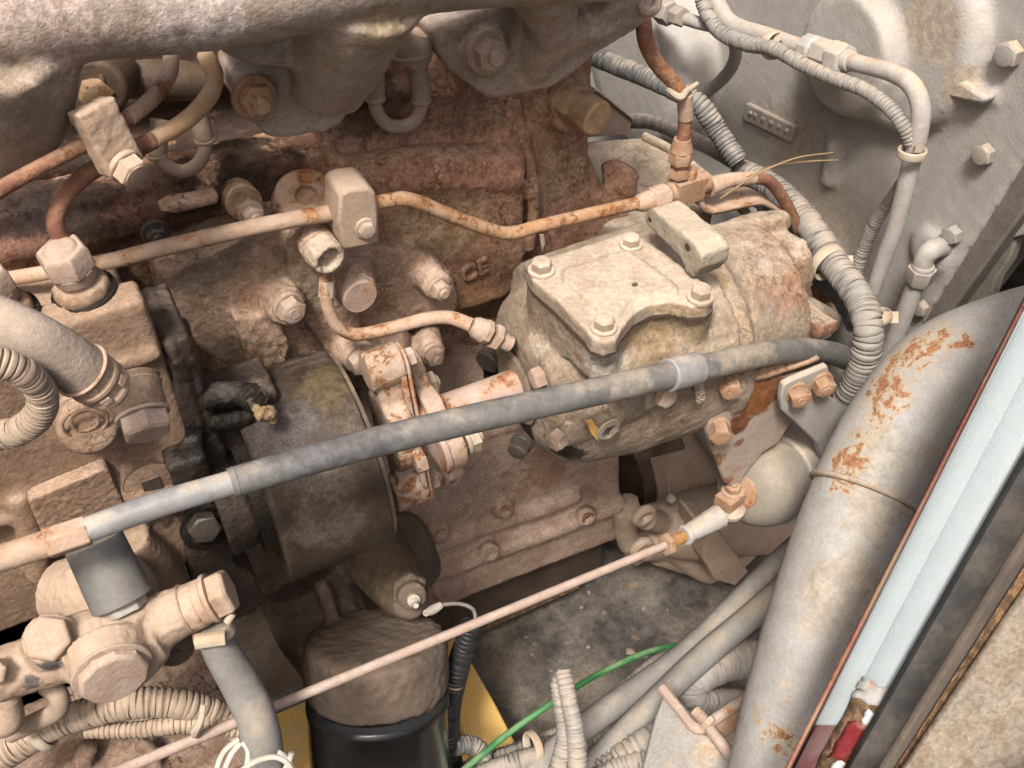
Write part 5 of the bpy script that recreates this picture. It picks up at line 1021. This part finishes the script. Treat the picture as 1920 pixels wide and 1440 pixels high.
b = B(); b.sweep(spline([D(1242, 1290, .70), D(1275, 1332, .685), (D(1308, 1366, .67)), D(1345, 1345, .675), D(1400, 1308, .69)], 6), [S(11, D(1300, 1366, .67))]*25, 10); part('bent_edge', b, M['rod'], t)
b = B(); b.prism([D(1318, 1372, .668), D(1400, 1318, .688), D(1400, 1360, .69), D(1340, 1392, .672)], F*.003); part('rusty_flap', b, M['boltr'], t, bevel=.0006)
b = B(); P0, P1 = D(1302, 1330, .672), D(1322, 1352, .668); Q, ss = resample(np.array([P0, P1]), .0008); b.sweep(Q, [S(11+1.5*(i % 2), P0) for i in range(len(Q))], 12); b.hex(P1, nrm(P1-P0), S(18, P0), S(12, P0)); part('threaded_bolt', b, M['boltd'], t)
solo('bent_rod', B().tubeP([(1332, 1368, .664), (1350, 1392, .655), (1372, 1418, .648), (1400, 1440, .64), (1440, 1470, .63)], [11, 12, 13, 13, 13], fn=D), M['rod'], 'short dusty rod bending from the angle bracket past the air pipe foot', 'rod')
b = B(); b.prism([D(1300, 1460, .69), D(1345, 1400, .685), D(1400, 1440, .66), D(1420, 1500, .66)], F*.02); solo('grey_block', b, M['platepaint'], 'plain grey block edge under the air pipe foot', 'block', bevel=.002)

# ================================================================ pipes and conduits upper right
xq = .27
X_ = lambda pts, r, **k: B().corrP(pts, r, fn=PX, **k)
t = thing('hydraulic_line', 'grey steel line with hex couplings bending down over the housing', 'pipe', PX(1560, 110, xq))
pts = [(1330, -40, xq-.02), (1345, 5, xq-.02), (1372, 45, xq-.02), (1440, 68, xq-.02), (1510, 92, xq-.02), (1560, 105, xq-.02), (1620, 122, xq-.02), (1675, 137, xq-.02), (1710, 160, xq-.02), (1726, 200, xq-.02), (1722, 250, xq-.02), (1705, 320, xq-.02), (1680, 420, xq-.02), (1655, 490, xq-.02), (1636, 545, xq-.02)]
part('tube', B().tubeP(pts, [16]*7+[17, 18, 18, 18, 17, 16, 15, 14], n=18, fn=PX, k=6), M['greytube'], t)
c0 = PX(1508, 88, xq-.02); d = nrm(PX(1628, 126, xq-.02)-c0); s_ = S(1, c0); b = B()
b.lathe(c0, d, [(0, 18*s_), (4*s_, 26*s_), (30*s_, 27*s_), (34*s_, 22*s_), (40*s_, 22*s_)], 10, .2); b.hex(c0+d*36*s_, d, 26*s_, 44*s_, .2); b.hex(c0+d*78*s_, d, 30*s_, 34*s_, .5); b.lathe(c0+d*110*s_, d, [(0, 20*s_), (16*s_, 18*s_)], 16)
part('coupling', b, M['greytube'], t, bevel=.0008)
solo('grey_conduit', X_([(1312, -30, .24), (1322, 15, .24), (1350, 58, .24), (1400, 82, .238), (1448, 90, .236), (1500, 118, .238), (1560, 145, .24), (1620, 168, .24), (1665, 200, .24), (1695, 240, .242), (1710, 280, .25), (1705, 320, .265), (1680, 360, .275), (1640, 420, .275), (1615, 480, .272), (1600, 540, .27)], [15, 15, 15, 15, 14, 14, 14, 14, 14, 14, 13, 12, 12, 13, 13, 13], pitch=7.5, amp=.16), M['conduit'], 'slim grey conduit tied along the steel hydraulic line', 'conduit', group='ribbed conduits')
for q, r, dv, s_, lab in ((1450, 84, (1, .35), 24, 'tie bundling conduit and line at the first bend'), (1710, 286, (-.25, 1), 24, 'pale tie around conduit and grey line at the right')):
    c = PX(q, r, .245); d = nrm(PX(q+dv[0]*20, r+dv[1]*20, .245)-c); b = B(); b.ring(c, d, S(s_, c), S(4, c), 24, 8, 2.2); u, v, a = frame(d); b.box(c-F*S(s_, c), d*S(8, c), np.cross(F, d)*S(8, c), F*S(6, c))
    solo('cable_tie', b, M['tie'], lab, 'cable tie')
t = thing('corner_line', 'pale grey line with white nuts peeking out above the manifold end', 'pipe', PX(1290, 30, .26))
part('tube', B().tubeP([(1225, 15, .24), (1300, 40, .24), (1350, 55, .25), (1378, 85, .26), (1372, 125, .27), (1335, 165, .28), (1260, 215, .28), (1200, 250, .28)], 12, fn=PX), M['greytube'], t)
c0 = PX(1240, 20, .235); d = nrm(PX(1310, 42, .235)-c0); s_ = S(1, c0); b = B(); b.hex(c0, d, 24*s_, 34*s_, .2); b.hex(c0+d*44*s_, d, 19*s_, 26*s_, .5); part('nuts', b, M['boltg'], t, bevel=.0006)
solo('grey_conduit', X_([(1070, 80, .17), (1130, 112, .18), (1200, 140, .19), (1262, 168, .20), (1310, 195, .21), (1345, 245, .22), (1385, 305, .225)], [19, 19, 19, 19, 20, 20, 20], pitch=8.5, amp=.15), M['conduitd'], 'dark grey conduit emerging from under the manifold to the bundle', 'conduit', group='ribbed conduits')
solo('grey_conduit', X_([(1080, 238, .22), (1150, 230, .22), (1215, 228, .225), (1275, 250, .23), (1340, 282, .235), (1400, 318, .235)], 14, pitch=6.5, amp=.15), M['conduit'], 'pale silver conduit crossing behind the brown pipe union', 'conduit', group='ribbed conduits')
solo('grey_conduit', X_([(1385, 318, .235), (1440, 345, .235), (1490, 390, .23), (1535, 450, .225)], [22, 24, 26, 28], pitch=9, amp=.15, n=18), M['conduitd'], 'upper darker stretch of the big conduit bundle', 'conduit', group='ribbed conduits')
solo('grey_conduit', X_([(1495, 392, .228), (1530, 440, .223), (1560, 490, .218), (1595, 535, .212), (1620, 580, .206), (1628, 630, .2), (1616, 690, .2), (1590, 750, .2)], [26, 27, 28, 28, 28, 28, 28, 28], pitch=10.5, amp=.16, n=20), M['conduit'], 'fat pale ribbed conduit curving down behind the sheath end', 'conduit', group='ribbed conduits')
solo('black_conduit', X_([(1390, 345, .245), (1430, 375, .245), (1470, 430, .24), (1520, 500, .235), (1580, 560, .23), (1605, 610, .22)], 20, pitch=8, amp=.15), M['conduitd'], 'dark conduit hidden behind the rust-red pipe and fat conduit', 'conduit')
for q, r, s_, d_, lab in ((1550, 492, 34, (1, .9), 'grey tie with its tail up on the fat conduit beside the rust-red pipe'), (1634, 596, 34, (.15, 1), 'pale tie block on the fat conduit above the sheath end')):
    c = PX(q, r, .215); d = nrm(PX(q+d_[0]*20, r+d_[1]*20, .215)-c); b = B(); b.ring(c, d, S(s_, c), S(4, c), 24, 8, 2.6); b.box(c+RT*S(s_, c)*.9-F*.004, RT*S(14, c), UP*S(11, c), F*S(5, c))
    solo('cable_tie', b, M['tie'], lab, 'cable tie')
t = thing('elbow_line', 'dusty elbow fitting with hex nut and short grey pipe below the housing bolts', 'fitting', PX(1725, 520, xq))
b = B(); b.tubeP([(1768, 462, .298), (1748, 468, .28), (1734, 482, .275), (1728, 505, .275)], [20, 20, 19, 18], fn=PX); part('elbow', b, M['housing'], t)
c0 = PX(1730, 502, .275); d = nrm(PX(1715, 545, .275)-c0); s_ = S(1, c0); b = B(); b.hex(c0, d, 27*s_, 36*s_, .2); b.lathe(c0-d*8*s_, d, [(0, 20*s_), (8*s_, 22*s_)], 16); part('nut', b, M['boltg'], t, bevel=.0007)
part('pipe', B().tubeP([(1718, 530, .275), (1695, 590, .275), (1668, 660, .275), (1650, 720, .275)], 17, fn=PX), M['greytube'], t)

# ================================================================ put the stains where they sit on the real surfaces
from mathutils.bvhtree import BVHTree
bpy.context.view_layer.update()
_bv = {}
def surf_hit(mat, px, py):
    if mat.name not in _bv:
        L = []
        for o in COL.objects:
            if o.type == 'MESH' and o.data.materials and o.data.materials[0] == mat:
                me = o.data; mw = o.matrix_world
                L.append(BVHTree.FromPolygons([mw @ v.co for v in me.vertices], [tuple(p.vertices) for p in me.polygons]))
        _bv[mat.name] = L
    best = None; d = Vector(dr(px, py)).normalized()
    for b_ in _bv[mat.name]:
        h = b_.ray_cast(Vector(CAM), d)
        if h[0] is None: h = b_.find_nearest(Vector(D(px, py, .6)), .25)
        if h[0] is not None:
            k_ = (h[0]-Vector(CAM)).length
            off = ((h[0]-Vector(CAM))-d*((h[0]-Vector(CAM)) @ d)).length
            if best is None or off*50+k_ < best[0]: best = (off*50+k_, h[0])
    return None if best is None else best[1]
for mat, (px, py), rpx, sub, dv, nz in PEND:
    h = surf_hit(mat, px, py)
    if h is None: h = Vector((0, 0, 9)); print('no surface for stain', mat.name, px, py)
    sub.inputs[1].default_value = h; rw = S(rpx, h); dv.inputs[1].default_value = rw; 
    if nz is not None: nz.inputs['Scale'].default_value = max(12, 1.3/rw)
